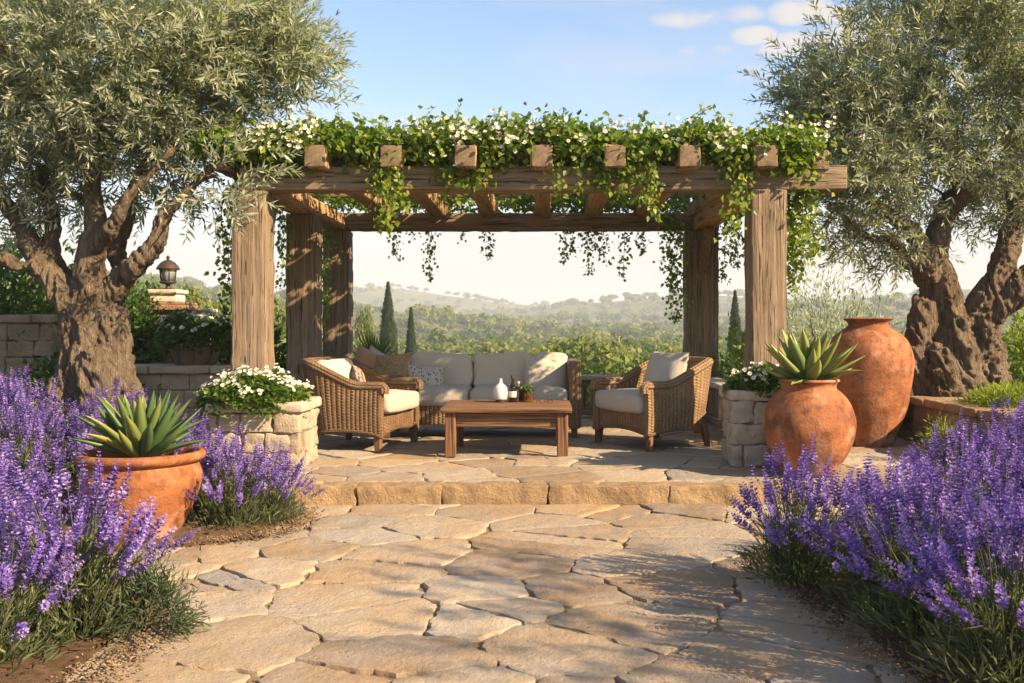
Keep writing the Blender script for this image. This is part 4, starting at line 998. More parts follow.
Yt = 9.0
bx = lambda px: (px-543)/995*Yt
bottle('ceramic_bottle', 'white ceramic bottle with narrow neck on a dark base on the coffee table', 'bottle', bx(500.5), Yt, [(.01, .022), (.05, .022), (.062, .04), (.066, .09), (.056, .135), (.03, .162), (.017, .178), (.015, .205), (.018, .212), (.012, .212)], 'ceramic', [('base', [(.042, 0), (.046, .004), (.046, .02), (.03, .023)], 'dark_base')])
bottle('sauce_bottle', 'dark brown bottle with paper label and capped neck on the coffee table', 'bottle', bx(512.5), Yt+.0, [(.005, 0), (.034, 0), (.036, .01), (.036, .11), (.032, .135), (.015, .165), (.0125, .21), (.0145, .214), (.0145, .225), (.01, .225)], 'glass_dark', [('label', [(.0368, .045), (.0368, .10)], 'paper'), ('cap', [(.0155, .214), (.0158, .24), (.012, .244), (.001, .245)], 'iron')])
bottle('glass_bottle', 'small clear bottle half hidden behind the dark labelled bottle', 'bottle', bx(517)+.01, Yt+.1, [(.005, 0), (.03, 0), (.032, .01), (.032, .09), (.028, .12), (.013, .15), (.013, .17), (.009, .17)], 'glass_clear', [('cap', [(.014, .165), (.014, .18), (.001, .182)], 'paper')])
j1 = bottle('glass_jar', 'dark brown glass jar holding a sprig beside the amber jar', 'jar', bx(522.5), Yt+.07, [(.004, 0), (.034, 0), (.037, .01), (.037, .10), (.034, .104), (.032, .09), (.032, .02)], 'glass_dark')
j2 = bottle('glass_jar', 'amber glass jar with green herb sprigs on the coffee table', 'jar', bx(528.5), Yt-.01, [(.004, 0), (.036, 0), (.040, .012), (.040, .075), (.036, .088), (.033, .09), (.034, .075), (.034, .02)], 'glass_amber')
for (x, y, lab) in ((bx(522.5), Yt+.07, 'leafy herb sprig standing in the dark brown jar'), (bx(528.5), Yt-.01, 'leafy herb sprig standing in the amber jar')):
    t = thing('herb_sprig', lab, 'herb', (x, y, TT+.02)); mb = MB(); sm_ = MB()
    for k in range(7):
        d = np.array((rng.normal(0, .25), rng.normal(0, .25), 1)); d /= np.linalg.norm(d); P = np.linspace(0, .12, 6)[:, None]*d; v, f = tube(P, .0018, 4); sm_.add(v, f)
        q = np.repeat(P[3:], 5, 0); leaves(mb, q, rdir(15, .3), rdir(15, .5), .032, .018, rng.random(15))
    mb.build('leaf', M['herb_leaf'], t); sm_.build('stem', M['stem'], t)
t = thing('glasses', 'pair of dark folded glasses lying on the coffee table', 'glasses', (bx(546), 8.82, TT+.004), R(20))
for sx in (-1, 1):
    mb = MB(); a = np.linspace(0, 2*np.pi, 20); v, f = tube(np.c_[sx*.036+.026*np.cos(a), 0*a, .022+.02*np.sin(a)], .0028, 6); mb.add(v, f); mb.build('rim', M['dark_base'], t, smooth=True)
    mb = MB(); v, f = tube(spline([(sx*.062, 0, .03), (sx*.064, .06, .02), (sx*.05, .12, .003)], 10), .0025, 6); mb.add(v, f); mb.build('temple', M['dark_base'], t, smooth=True)
mb = MB(); v, f = tube(spline([(-.011, 0, .026), (0, 0, .031), (.011, 0, .026)], 8), .0025, 6); mb.add(v, f); mb.build('bridge', M['dark_base'], t, smooth=True)

# clay bowl with flowers on the low wall
t = thing('clay_bowl', 'wide dark clay bowl wrapped in wire on the low block wall', 'bowl', (-3.62, 10.37, .8375))
mb = MB(); mb.add(*lathe(sprof([(.02, 0), (.18, 0), (.2, .01), (.235, .09), (.262, .175), (.272, .185), (.262, .195), (.24, .185), (.22, .12)], 30), 48, .01)); mb.build('body', M['bowl'], t, smooth=True, sharp=50)
mb = MB()
for k in range(9):
    a = k*2*math.pi/9; P = [(r*math.cos(a+s), r*math.sin(a+s), z) for r, z, s in ((.20, .005, 0), (.232, .07, .1), (.257, .14, .1), (.276, .185, 0))]; v, f = tube(spline(P, 8), .004, 5); mb.add(v, f)
mb.build('net', M['iron'], t, smooth=True)
flower_mound('flowering_plant', 'dark green plant with small white flowers in the wire wrapped clay bowl', 'plant', (-3.62, 10.37, 1.0), .38, .32, .42, 3200, 130, spill=.12, seed=5, tmu=.42)

#@@PLANTS
# ------------------------------------------------------------------ lavender
def lavender_proto(seed, n=118, h=.62, rad=.42, spike=(.07, .20)):
    g = np.random.default_rng(seed); lf = MB(); st_ = MB(); fl = MB()
    for k in range(n):
        a = g.uniform(0, 6.283); r = math.sqrt(g.random()); out = r*g.uniform(.75, 1.1)
        b = np.array((math.cos(a)*r*rad*.32, math.sin(a)*r*rad*.32, 0)); H = h*g.uniform(.75, 1.1)*(1-.52*r*r)
        tip = np.array((math.cos(a)*out*rad*.98, math.sin(a)*out*rad*.98, H))
        mid = b*.5+tip*.5+np.array((-math.cos(a), -math.sin(a), 0))*.03*r+np.array((g.normal(0, .015), g.normal(0, .015), .06*r))
        P = spline([b, mid, tip], 12); v, f = tube(P, np.linspace(.0032, .0016, 12), 3, False); st_.add(v, f, g.random())
        d = unit(P[-1]-P[-2]); d = unit(d*1+np.array((g.normal(0, .1), g.normal(0, .1), .25)))
        # flower spike: whorls of little florets
        L = g.uniform(*spike); nw = int(L/.0145); z = np.linspace(0, L, nw); wr = .0145*np.interp(z/L, [0, .25, .7, 1], [.75, 1.05, .85, .35])
        if g.random() < .5 : wr[1] *= .3
        C = P[-1]-d*L*.35; u = unit(np.cross(d, np.array((.3, .2, 1)))); w = np.cross(d, u)
        nf = 7; an = g.uniform(0, 6.28, (nw, nf)); rr = np.cos(an)[..., None]*u+np.sin(an)[..., None]*w
        base = C+d*z[:, None, None]+rr*(wr*.25)[:, None, None]; D = rr+d*g.uniform(.2, .9, (nw, nf, 1))
        tt = np.clip(g.normal(.45, .12)+g.normal(0, .16, (nw, nf))+.28*(z/L)[:, None]-.06+g.normal(0, .1), 0, 1)
        leaves(fl, base.reshape(-1, 3), D.reshape(-1, 3), (d+rr*.2+g.normal(0, .3, (nw, nf, 3))).reshape(-1, 3), np.repeat(wr*1.25+.003, nf), np.repeat(wr*.9+.002, nf), tt.ravel(), .25, .6)
        # narrow leaves low on the stem
        m = 17; s = g.uniform(.02, .72, m)**1.0; q = P[np.clip((s*11).astype(int), 0, 11)]
        Dl = unit(unit(P[6]-P[0])*.9+g.normal(0, .55, (m, 3))+np.array((math.cos(a)*.3, math.sin(a)*.3, .2)))
        leaves(lf, q, Dl, g.normal(0, 1, (m, 3))+np.array((0, 0, .6)), g.uniform(.045, .085, m), g.uniform(.006, .010, m), np.clip(g.normal(.45, .2, m)+.2*s, 0, 1), .15, .5, .08)
    # basal tuft
    m = 480; a = g.uniform(0, 6.283, m); r = np.sqrt(g.random(m))*rad*.85; q = np.c_[np.cos(a)*r*.85, np.sin(a)*r*.85, g.uniform(0, .20, m)*(1-.5*(r/rad))]
    leaves(lf, q, unit(np.c_[np.cos(a)*.6+g.normal(0, .4, m), np.sin(a)*.6+g.normal(0, .4, m), .7+g.normal(0, .3, m)]), g.normal(0, 1, (m, 3))+np.array((0, 0, .7)), g.uniform(.05, .10, m), g.uniform(.008, .014, m), np.clip(g.normal(.35, .2, m), 0, 1), .15, .5, .08)
    return lf, st_, fl
protos = []
def lav_mesh(seed, **k):
    lf, s_, fl = lavender_proto(seed, **k); out = []
    for mb, nm, mt in ((lf, 'foliage', 'lav_leaf'), (s_, 'stem', 'lav_leaf'), (fl, 'flower_spike', 'lav_flower')):
        o = mb.build(nm, M[mt]); out.append(o.data); bpy.data.objects.remove(o)
    return out
for sd in (1, 2, 3): protos.append(lav_mesh(sd))
PN = ('foliage', 'stem', 'flower_spike')
def lavender(label, x, y, z, s=1., v=0, rz=None, grp='lavender bushes'):
    t = thing('lavender_bush', label, 'lavender', (x, y, z), random.uniform(0, 6.28) if rz is None else rz, grp); t.scale = (s, s, s*random.uniform(.94, 1.04))
    for nm, me in zip(PN, protos[v % 3]):
        o = bpy.data.objects.new(nm, me); COL.objects.link(o); o.parent = t
    return t
LAV = [
 # beside the wide pot, near the camera
 ('purple lavender bush spilling over the gravel with rosemary at its foot', -1.86, 3.92, .03, .98),
 ('dense lavender bush whose spikes just cross the lower side of the agave pot', -2.50, 4.28, .03, .94),
 ('tall lavender bush cut by the picture edge below the wide agave pot', -2.72, 4.75, .05, 1.05),
 ('lavender bush low in the picture corner with mostly leafy stems', -2.0, 3.52, .03, .84),
 # the bed by the cream planter
 ('rounded lavender bush at the corner of the step below the cream planter', -1.88, 5.98, .03, .88),
 ('pale lavender bush against the front of the cream stone planter', -2.16, 6.26, .04, .88),
 ('lavender bush between the boulder and the cream planter', -2.66, 7.15, .14, .74),
 ('round lavender bush full of spikes between the big pot and the cream planter', -1.70, 6.20, .03, .66),
 ('lavender bush just behind the rim of the wide agave pot', -2.55, 6.30, .06, .84),
 ('lavender bush at the foot of the thick olive trunk', -3.25, 7.55, .20, .90),
 ('lavender bush behind the agave leaves under the olive tree', -3.0, 6.75, .14, .88),
 ('lavender bush in the shaded bed beside the thick olive trunk', -3.85, 7.35, .22, .98),
 ('lavender bush in the olive bed behind the big pot rim', -3.45, 6.55, .14, .88),
 ('lavender bush in front of the old stone wall', -4.4, 7.75, .22, 1.0),
 ('lavender bush at the picture edge below the old stone wall', -4.0, 6.55, .16, .95),
 # the big bed by the jars
 ('lavender bush that leans over the paving closest to the step', 1.22, 4.74, .03, .88),
 ('lavender bush in front of the round terracotta pot', 1.86, 5.15, .03, .78),
 ('lavender bush on the bed edge second along the paving', 1.52, 4.30, .03, .97),
 ('pinkish lit lavender bush below the tall storage jar', 2.42, 5.75, .05, .90),
 ('lavender bush in the middle of the bed under the two jars', 2.16, 4.75, .06, .92),
 ('lavender bush leaning on the paving with bare lower stems', 1.52, 3.84, .04, .97),
 ('lavender bush deep in the bed below the retaining wall', 2.98, 5.85, .08, 1.04),
 ('tall lavender bush at the picture edge below the retaining wall', 2.95, 5.05, .08, 1.08),
 ('lavender bush in the heart of the bed with dark violet spikes', 2.42, 4.35, .08, 1.0),
 ('lavender bush in the lower picture corner with long green stems', 1.58, 3.36, .05, .97),
 ('lavender bush cut off by the picture side above the corner one', 2.20, 3.85, .08, 1.0),
 ('deep violet lavender bush in the shade beside the ground cover', 3.78, 7.15, .18, 1.0),
 ('lavender bush along the foot of the retaining wall coping', 3.15, 6.55, .08, .98),
]
for i, (lab, x, y, z, s) in enumerate(LAV): lavender(lab, x, y, z, s, i)

def shrub(name, label, cat, c, r, n, ll, mat, tmu=.5, ratio=.5, group=None, trunk=True, hollow=.35, up=.2):
    t = thing(name, label, cat, c, group=group); mb = MB(); r = np.asarray(r, float)
    k = max(8, n//45); cl = unit(rng.normal(size=(k, 3)))*(hollow+(1-hollow)*rng.random((k, 1)))**.6
    cl[:, 2] = np.abs(cl[:, 2])*1.0 if True else cl[:, 2]
    cl = cl*r; ci = rng.integers(0, k, n); P = cl[ci]+rng.normal(size=(n, 3))*r*.16; P[:, 2] = np.abs(P[:, 2])
    D = unit(unit(P/r)*.8+rng.normal(0, .55, (n, 3))+np.array((0, 0, up))); l = rng.uniform(*ll, n); tv = rng.normal(tmu, .15, k)[ci]
    leaves(mb, P, D, unit(rng.normal(0, .6, (n, 3))+np.array((0, 0, .7))), l, l*ratio, np.clip(tv+rng.normal(0, .15, n), 0, 1), .1, .42, .1); mb.build('foliage', M[mat], t)
    mb = MB()
    for q in cl[:min(k, 30)]:
        v, f = tube(spline([q*.05*(1, 1, 0), q*.45+(0, 0, .02), q*.95], 7), np.linspace(.012, .004, 7)*max(.4, r[2]), 5); mb.add(v, f)
    mb.build('stem', M['twig'], t, smooth=True); return t
shrub('rosemary', 'dark feathery rosemary shrub at the gravel edge below the lavender', 'shrub', (-1.60, 4.0, .02), (.21, .23, .24), 2400, (.03, .055), 'rosemary_leaf', .4, .17)
shrub('shrub', 'small leafy shrub at the foot of the thick olive trunk', 'shrub', (-4.02, 8.4, .2), (.30, .28, .55), 1500, (.05, .09), 'herb_leaf', .6, .4)
shrub('hedge', 'dense clipped hedge above the old stone wall', 'hedge', (-6.35, 11.2, .75), (1.5, .8, 1.35), 7000, (.07, .12), 'herb_leaf', .45, .55)
shrub('creeper', 'dark creeper growing over the sloping brick wall', 'creeper', at(118, 374, 12.6), (.60, .42, 1.0), 4200, (.06, .10), 'herb_leaf', .3, .6)
shrub('shrub', 'dark green shrub with white specks left of the clay bowl wall', 'shrub', (-4.65, 10.0, .35), (.62, .4, .62), 3000, (.05, .085), 'herb_leaf', .3, .6)
shrub('shrub', 'dark leafy shrub between the clay bowl and the front pergola post', 'shrub', (-3.28, 11.0, .1), (.45, .4, 1.28), 2800, (.06, .1), 'herb_leaf', .3, .6)
shrub('shrub', 'leafy shrub seen between the two pergola posts behind the armchair', 'shrub', (-2.75, 11.3, .1), (.35, .4, 1.0), 2000, (.05, .09), 'herb_leaf', .55, .6)
shrub('shrub', 'sunlit yellow green shrub just outside the balustrade behind the honey armchair', 'shrub', (2.55, 11.6, .1), (.62, .6, .95), 3000, (.06, .10), 'vine_leaf', .7, .55)
shrub('shrub', 'low light green shrub poking above the balustrade near the sofa end', 'shrub', (.65, 13.0, -.1), (.62, .5, .80), 3200, (.04, .075), 'vine_leaf', .65, .5)
shrub('shrub', 'light green shrub above the balustrade right behind the pale cushion', 'shrub', (1.45, 13.0, -.1), (.5, .5, .86), 2600, (.04, .075), 'vine_leaf', .6, .5)
shrub('shrub', 'sunny yellow green shrub behind the gnarled olive at the picture edge', 'shrub', (6.0, 11.6, .3), (.9, .8, 1.25), 5200, (.06, .10), 'vine_leaf', .8, .5)
shrub('shrub', 'pale shrub showing beyond the split olive trunk', 'shrub', (7.2, 12.6, .3), (1.1, .9, 1.35), 4000, (.06, .10), 'vine_leaf', .7, .5)
shrub('shrub', 'small yellow green shrub between the tall jar and the olive trunk', 'shrub', (3.95, 12.2, .3), (.5, .5, .75), 2200, (.05, .09), 'vine_leaf', .6, .5)
shrub('fern', 'feathery light green ground cover on the retaining wall by the olive roots', 'ground cover', (4.12, 8.65, .5), (.42, .5, .22), 3800, (.05, .09), 'vine_leaf', .75, .16)
shrub('fern', 'little feathery plant hanging before the coping slabs above the lavender', 'ground cover', (3.28, 8.1, .12), (.24, .2, .38), 900, (.04, .08), 'vine_leaf', .6, .16)
shrub('olive_shrub', 'grey green olive shrub behind the terracotta jars', 'shrub', (4.05, 14.2, -.1), (1.15, .8, 2.0), 7500, (.07, .11), 'olive_leaf', .6, .2, up=.5)
# yucca behind the sofa corner
t = thing('yucca', 'spiky yucca fan beyond the balustrade behind the sofa corner', 'plant', (-2.28, 13.4, -.1)); mb = MB(); m = 90
a = rng.uniform(0, 6.28, m); e_ = rng.uniform(.25, 1.5, m); D = np.c_[np.cos(a)*np.cos(e_), np.sin(a)*np.cos(e_), np.sin(e_)]
leaves(mb, np.zeros((m, 3))+np.array((0, 0, .78)), D, unit(D*-.3+np.array((0, 0, 1))+rng.normal(0, .2, (m, 3))), rng.uniform(.42, .6, m), .035, rng.uniform(.2, .8, m), .2, .35, .08); mb.build('leaf_rosette', M['herb_leaf'], t)
mb = MB(); v, f = tube([(0, 0, 0), (0.02, 0, .45), (0, 0, .8)], [.07, .06, .05], 8); mb.add(v, f); mb.build('trunk', M['twig'], t, smooth=True)

# ------------------------------------------------------------------ olive trees
def gnarl(mb_tubes, vox):
    """fuse tubes into one skin by a voxel remesh, then carve bark ridges"""
    me = bpy.data.meshes.new('skin'); V = []; F = []; c = 0
    for v, f in mb_tubes:
        for a in f: F += [tuple(int(q)+c for q in r) for r in a]
        V += v.tolist(); c += len(v)
    me.from_pydata(V, [], F); o = bpy.data.objects.new('skin', me); COL.objects.link(o)
    md = o.modifiers.new('r', 'REMESH'); md.mode = 'VOXEL'; md.voxel_size = vox
    dg = bpy.context.evaluated_depsgraph_get(); ev = o.evaluated_get(dg); m2 = bpy.data.meshes.new_from_object(ev)
    bpy.data.objects.remove(o)
    n = len(m2.vertices); co = np.empty(n*3); m2.vertices.foreach_get('co', co); co = co.reshape(-1, 3); no = np.empty(n*3); m2.vertices.foreach_get('normal', no); no = no.reshape(-1, 3)
    fq = np.array([tuple(p.vertices) for p in m2.polygons if len(p.vertices) == 4]); ft = np.array([tuple(p.vertices) for p in m2.polygons if len(p.vertices) == 3])
    bpy.data.meshes.remove(m2)
    return co, no, fq, ft
def olive(label, base, limbs, clusters, vox=.0145, amp=.06, twist=2.2, nspr=20, seed=1, cr=.30, leafL=(.065, .125), group=None, fuse=True):
    g = np.random.default_rng(seed); t = thing('olive_tree', label, 'olive tree', base)
    B = np.asarray(base, float); tubes = []; nodes = []; nrad = []
    for L in limbs:
        L = np.asarray(L, float); S = spline(L, max(10, int(len(L)*6))); S[:, 3] = np.maximum(S[:, 3], .008)
        wob = np.stack([vnoise(S[:, :3], 2.6, seed+k, 2) for k in range(3)], 1)*np.minimum(.05, S[:, 3:4]*.5)
        S[:, :3] += wob; tubes.append(tube(S[:, :3]-B, S[:, 3], 14)); nodes.append(S[len(S)//3:, :3]); nrad.append(S[len(S)//3:, 3])
    nodes = np.concatenate(nodes); nrad = np.concatenate(nrad)
    co, no, fq, ft = gnarl(tubes, vox)
    a = np.arctan2(co[:, 1], co[:, 0])
    rad = np.clip(1-co[:, 2]/2.2, .12, 1)
    ct, sn = np.cos(twist*co[:, 2]*.5), np.sin(twist*co[:, 2]*.5)
    q = np.c_[co[:, 0]*ct-co[:, 1]*sn, co[:, 0]*sn+co[:, 1]*ct, co[:, 2]*.22]
    rid = 1-2*np.abs(vnoise(q, 6.5, seed+3, 2)); rid2 = 1-2*np.abs(vnoise(q*np.array((1, 1, 1.6)), 15., seed+5, 2)); lump = vnoise(co, 3.6, seed+9, 2)
    warp = np.stack([vnoise(co, 2.2, seed+20+k, 2) for k in range(3)], 1)*.10
    qf = np.c_[q[:, :2]+warp[:, :2], q[:, 2]*.75+warp[:, 2]*.4]
    fis = np.abs(vnoise(qf, 17., seed+7, 2)); fis2 = np.abs(vnoise(qf, 34., seed+8, 2))
    fine = (np.minimum(fis, .35)/.35-.75)*.55+(np.minimum(fis2, .35)/.35-.75)*.28
    co = co+no*(amp*(rad*(rid*.8+rid2*.45+lump*.45)+np.clip(rad*1.6, .18, .8)*fine))[:, None]
    mb = MB(); mb.add(co, [fq] if len(ft) == 0 else [fq, ft]); tr = mb.build('trunk', M['bark'], t, smooth=True)
    # secondary branches out to each cluster
    cl = np.asarray(clusters, float); bm = MB(); segs = []
    src = nodes; srad = nrad
    order = np.argsort(np.min(np.linalg.norm(cl[:, None]-nodes[None], axis=2), axis=1))
    for i in order:
        c = cl[i]; d = np.linalg.norm(src-c, axis=1)+.25*np.maximum(0, src[:, 2]-c[2]); j = int(np.argmin(d)); s = src[j]; L = np.linalg.norm(c-s)
        if L < .05: continue
        mid = (s+c)/2+np.array((g.normal(0, .08*L), g.normal(0, .08*L), .12*L+g.normal(0, .06*L))); P = spline([s, mid, c], 9)
        r0 = min(srad[j]*.75, .012+.022*L); rr = np.linspace(r0, .004, 9); v, f = tube(P-B, rr, 6); bm.add(v, f)
        src = np.concatenate((src, P[3:])); srad = np.concatenate((srad, rr[3:]))
    # sprigs
    K = len(cl); n = K*nspr; ci = np.repeat(np.arange(K), nspr)
    P0 = cl[ci]+g.normal(0, cr*.42, (n, 3)); cen = cl.mean(0)
    outd = unit(P0-cen); d = unit(outd*.55+unit(P0-cl[ci])*.5+g.normal(0, .5, (n, 3))+np.array((0, 0, .25)))
    L = g.uniform(.16, .36, n); kl = 9
    s = np.linspace(.12, 1, kl); droop = g.uniform(-.1, .35, n)
    C = P0[:, None]+d[:, None]*(L[:, None]*s)[..., None]; C[..., 2] -= (droop*L)[:, None]*(s**2)*.5
    u = unit(np.cross(d, g.normal(0, 1, (n, 3)))); w = np.cross(d, u); lm = MB()
    tv = g.normal(.45, .16, K)[ci]
    for sd in (-1, 1):
        ph = (np.arange(kl) % 2)[None, :]; side = sd*(np.where(ph[..., None] == 0, u[:, None], w[:, None])+g.normal(0, .25, (n, kl, 3)))
        D = unit(d[:, None]*g.uniform(.55, 1.0, (n, kl, 1))+side*.75); D[:, -1] = unit(d+side[:, -1]*.25)
        N = unit(np.cross(D, np.cross(d[:, None], D)+1e-3)+g.normal(0, .45, (n, kl, 3))+np.array((0, 0, .35)))
        ll = g.uniform(*leafL, (n, kl))*np.interp(s, [.1, .5, 1], [.85, 1.05, .7])
        leaves(lm, C.reshape(-1, 3)-B, D.reshape(-1, 3), N.reshape(-1, 3), ll.ravel(), (ll*g.uniform(.17, .24, (n, kl))).ravel(), np.clip(np.repeat(tv, kl)+g.normal(0, .16, n*kl), 0, 1), .12, .48, .06)
    # sprig stems
    for i in range(0, n, 3):
        v, f = tube(np.vstack((P0[i], C[i, kl//2], C[i, -1]))-B, [.0035, .0028, .0015], 3, False); bm.add(v, f)
    bm.build('branch', M['bark'], tr, smooth=True)
    lm.build('crown', M['olive_leaf'], t); return t
def crown_pts(ells, g, dmin=.2):
    out = []
    for (c, r, n) in ells:
        c = np.asarray(c, float); d = unit(g.normal(size=(n, 3)))*(g.random((n, 1))**.45); out.append(c+d*np.asarray(r))
    return np.concatenate(out)
def pl(pts, Y):     # limb points from (px, py, radius in px, depth offset)
    out = []
    for p in pts:
        y = Y+(p[3] if len(p) > 3 else 0); a = at(p[0], p[1], y); out.append((*a, p[2]*y/995))
    return out
g = np.random.default_rng(12)
YL = 8.5
limL = [pl([(98, 445, 44), (97, 410, 35), (96, 370, 29), (93, 335, 26), (88, 305, 24)], YL),
        pl([(68, 430, 19, -.1), (74, 395, 16, -.12), (79, 360, 14, -.1), (76, 320, 12, -.05)], YL),
        pl([(128, 430, 18, -.1), (120, 395, 16, -.15), (112, 350, 14, -.12), (110, 310, 12, -.05)], YL),
        pl([(100, 430, 19, -.22), (96, 390, 15, -.25), (92, 350, 12, -.22)], YL),
        pl([(86, 318, 19), (66, 292, 14), (44, 268, 10, .1), (28, 238, 9, .2), (8, 205, 7, .2), (-20, 170, 5, .3)], YL),
        pl([(91, 315, 20), (92, 280, 15), (95, 248, 12), (97, 215, 10, .1), (93, 170, 8, .1), (100, 110, 5)], YL),
        pl([(98, 312, 17), (113, 290, 12), (136, 264, 9.5, -.1), (158, 240, 8, -.1), (163, 215, 6.5, -.1), (185, 195, 5, -.15), (215, 165, 3.5, -.1)], YL),
        pl([(98, 312, 15, .1), (118, 280, 9.5, .3), (110, 250, 8, .4), (122, 215, 7, .4), (140, 175, 5, .4), (170, 130, 3.5)], YL),
        pl([(93, 255, 10), (112, 225, 7, -.2), (135, 190, 5, -.3), (175, 150, 3.5, -.3)], YL),
        pl([(60, 285, 10, .2), (52, 250, 7.5, .3), (54, 215, 6.5, .3), (40, 165, 5, .3)], YL),
        pl([(45, 268, 8), (15, 262, 5.5), (-15, 245, 4.5)], YL)]
def E(px, py, Y, rpx, rpy, ry, n): 
    c = at(px, py, Y); return (c, (rpx*Y/995, ry, rpy*Y/995), n)
clL = crown_pts([E(130, 40, 8.5, 150, 78, 1.2, 62), E(224, 50, 8.5, 60, 46, .7, 26), E(30, 75, 8.6, 110, 78, 1.1, 46), E(115, 115, 8.4, 115, 34, .9, 30), E(178, 105, 8.4, 34, 26, .5, 9), E(222, 185, 7.9, 6, 18, .10, 2), E(-60, 60, 8.6, 130, 120, 1.2, 38), E(100, -60, 8.6, 190, 70, 1.2, 45), E(10, 170, 8.6, 45, 30, .6, 12), E(298, 66, 8.5, 18, 35, .3, 7), E(70, 185, 8.9, 60, 18, .4, 6), E(160, 175, 8.9, 40, 16, .4, 5)], g)
olive('big olive tree with thick twisted trunk above the agave pot and lavender', at(95, 425, YL), limL, clL, nspr=17, seed=3, cr=.30)
YR = 10.0
limR = [pl([(937, 420, 40), (938, 390, 31), (938, 360, 26), (938, 330, 23), (935, 295, 20), (930, 262, 16)], YR),
        pl([(908, 415, 20, -.1), (914, 380, 15, -.15), (918, 345, 13, -.15), (922, 300, 11, -.1)], YR),
        pl([(972, 415, 24, -.15), (962, 380, 19, -.2), (955, 345, 16, -.2), (950, 310, 13, -.1)], YR),
        pl([(945, 415, 20, -.3), (942, 380, 15, -.3), (945, 350, 12, -.25)], YR),
        pl([(966, 420, 22, .05), (962, 380, 20, .05), (958, 345, 18, .05), (954, 318, 14, .05)], YR),
        pl([(1000, 420, 20, .1), (988, 385, 18, .1), (980, 350, 17, .1), (980, 312, 15, .1), (992, 278, 13, .1), (1004, 245, 11, .1), (1018, 190, 10, .2), (1010, 130, 7, .2)], YR),
        pl([(988, 315, 14, .1), (1015, 290, 11, 0), (1045, 262, 10, 0), (1090, 215, 7)], YR),
        pl([(930, 270, 14), (920, 245, 10, -.1), (900, 222, 9, -.2), (880, 208, 6, -.2), (850, 185, 4, -.2)], YR),
        pl([(930, 268, 14), (935, 238, 11), (945, 210, 9.5, .1), (955, 170, 9, .1), (950, 110, 6)], YR),
        pl([(930, 275, 13, -.1), (918, 262, 10, -.2), (905, 258, 7, -.2), (893, 240, 5, -.3), (870, 236, 4, -.3), (842, 218, 3, -.3)], YR),
        pl([(945, 215, 10), (968, 190, 7, -.2), (975, 150, 5, -.2)], YR)]
clR = crown_pts([E(930, 60, 10, 105, 95, 1.2, 62), E(850, 105, 9.8, 52, 60, .7, 25), E(1010, 70, 10, 110, 100, 1.3, 50), E(900, 150, 9.8, 78, 38, .9, 25), E(850, 195, 9.7, 38, 34, .4, 10), E(1000, 165, 10, 60, 42, .8, 15), E(1090, 60, 10.1, 110, 110, 1.3, 34), E(960, -40, 10, 130, 70, 1.2, 38), E(880, 235, 9.7, 40, 16, .4, 6), E(822, 95, 9.7, 28, 28, .3, 7), E(960, 205, 10.3, 60, 22, .4, 6)], g)
olive('gnarled olive tree with a split leaning trunk behind the tall storage jar', at(940, 400, YR), limR, clR, nspr=18, seed=8, cr=.32)
# a neighbour of the same grove, beside the viewer: its shade dapples the paving
bx0 = np.array((5.3, 1.0, 0.)); limS = [[(5.3, 1.0, -.05, .26), (5.32, 1.02, .6, .19), (5.3, 1.0, 1.4, .15)], [(5.3, 1.0, 1.3, .15), (5.0, .9, 2.0, .09), (4.7, .9, 2.7, .045)], [(5.3, 1.0, 1.3, .15), (5.6, 1.3, 2.0, .09), (5.7, 1.7, 2.8, .045)]]
clS = crown_pts([((5.0, 1.5, 3.15), (1.7, 1.6, .7), 15)], g)
olive('olive tree of the same grove standing beside the paved path', bx0, limS, clS, nspr=12, seed=15, cr=.34, vox=.04)

#@@VALLEY
# ------------------------------------------------------------------ valley trees, cypresses
def crown_cloud(g, n, s, rx=1., rz=1., lobes=7):
    """unit crown of leaf clumps: returns verts (n*3), tint"""
    lc = unit(g.normal(size=(lobes, 3)))*.52; lc[:, 2] = np.abs(lc[:, 2])*.7; ls = g.uniform(.35, .6, lobes); li = g.integers(0, lobes, n)
    d = unit(g.normal(size=(n, 3))); P = lc[li]+d*ls[li][:, None]*(g.random((n, 1))**.25); P *= np.array((rx, rx, rz))
    nrm = unit(d*.9+g.normal(0, .45, (n, 3))); u = unit(np.cross(nrm, g.normal(0, 1, (n, 3)))); w = np.cross(nrm, u); sz = s*g.uniform(.6, 1.3, (n, 1))
    V = np.stack((P+u*sz, P-u*sz*.5+w*sz*.8, P-u*sz*.5-w*sz*.8), 1)
    return V.reshape(-1, 3), np.repeat(np.clip(g.normal(.45, .12, lobes)[li]+g.normal(0, .13, n), 0, 1), 3)
g = np.random.default_rng(77)
near_p = [crown_cloud(g, 1700, .06, 1, g.uniform(.75, 1.1), 11) for _ in range(6)]
mid_p = [crown_cloud(g, 480, .115, 1, g.uniform(.75, 1.1), 8) for _ in range(6)]
far_p = [crown_cloud(g, 190, .19, 1, g.uniform(.7, 1.1), 5) for _ in range(6)]
mb = MB()
def scatter(n, y0, y1, protos_, rr, dens=None, xr=.66, pw=1.):
    k = 0
    while k < n:
        Y = y0+(y1-y0)*g.random()**pw; X = g.uniform(-xr, xr)*Y
        if dens is not None and g.random() > dens(X, Y): continue
        k += 1; r = g.uniform(*rr)*(1+.4*g.random()**3); z = float(hz(np.array([X]), np.array([Y]))[0])
        V, tv = protos_[g.integers(0, len(protos_))]; a = g.uniform(0, 6.28); c, s = math.cos(a), math.sin(a)
        V = np.c_[V[:, 0]*c-V[:, 1]*s, V[:, 0]*s+V[:, 1]*c, V[:, 2]*g.uniform(.85, 1.25)+.55]*r+(X, Y, z)
        mb.add(V, np.arange(len(V)).reshape(-1, 3), np.clip(tv+g.normal(0, .17), 0, 1))
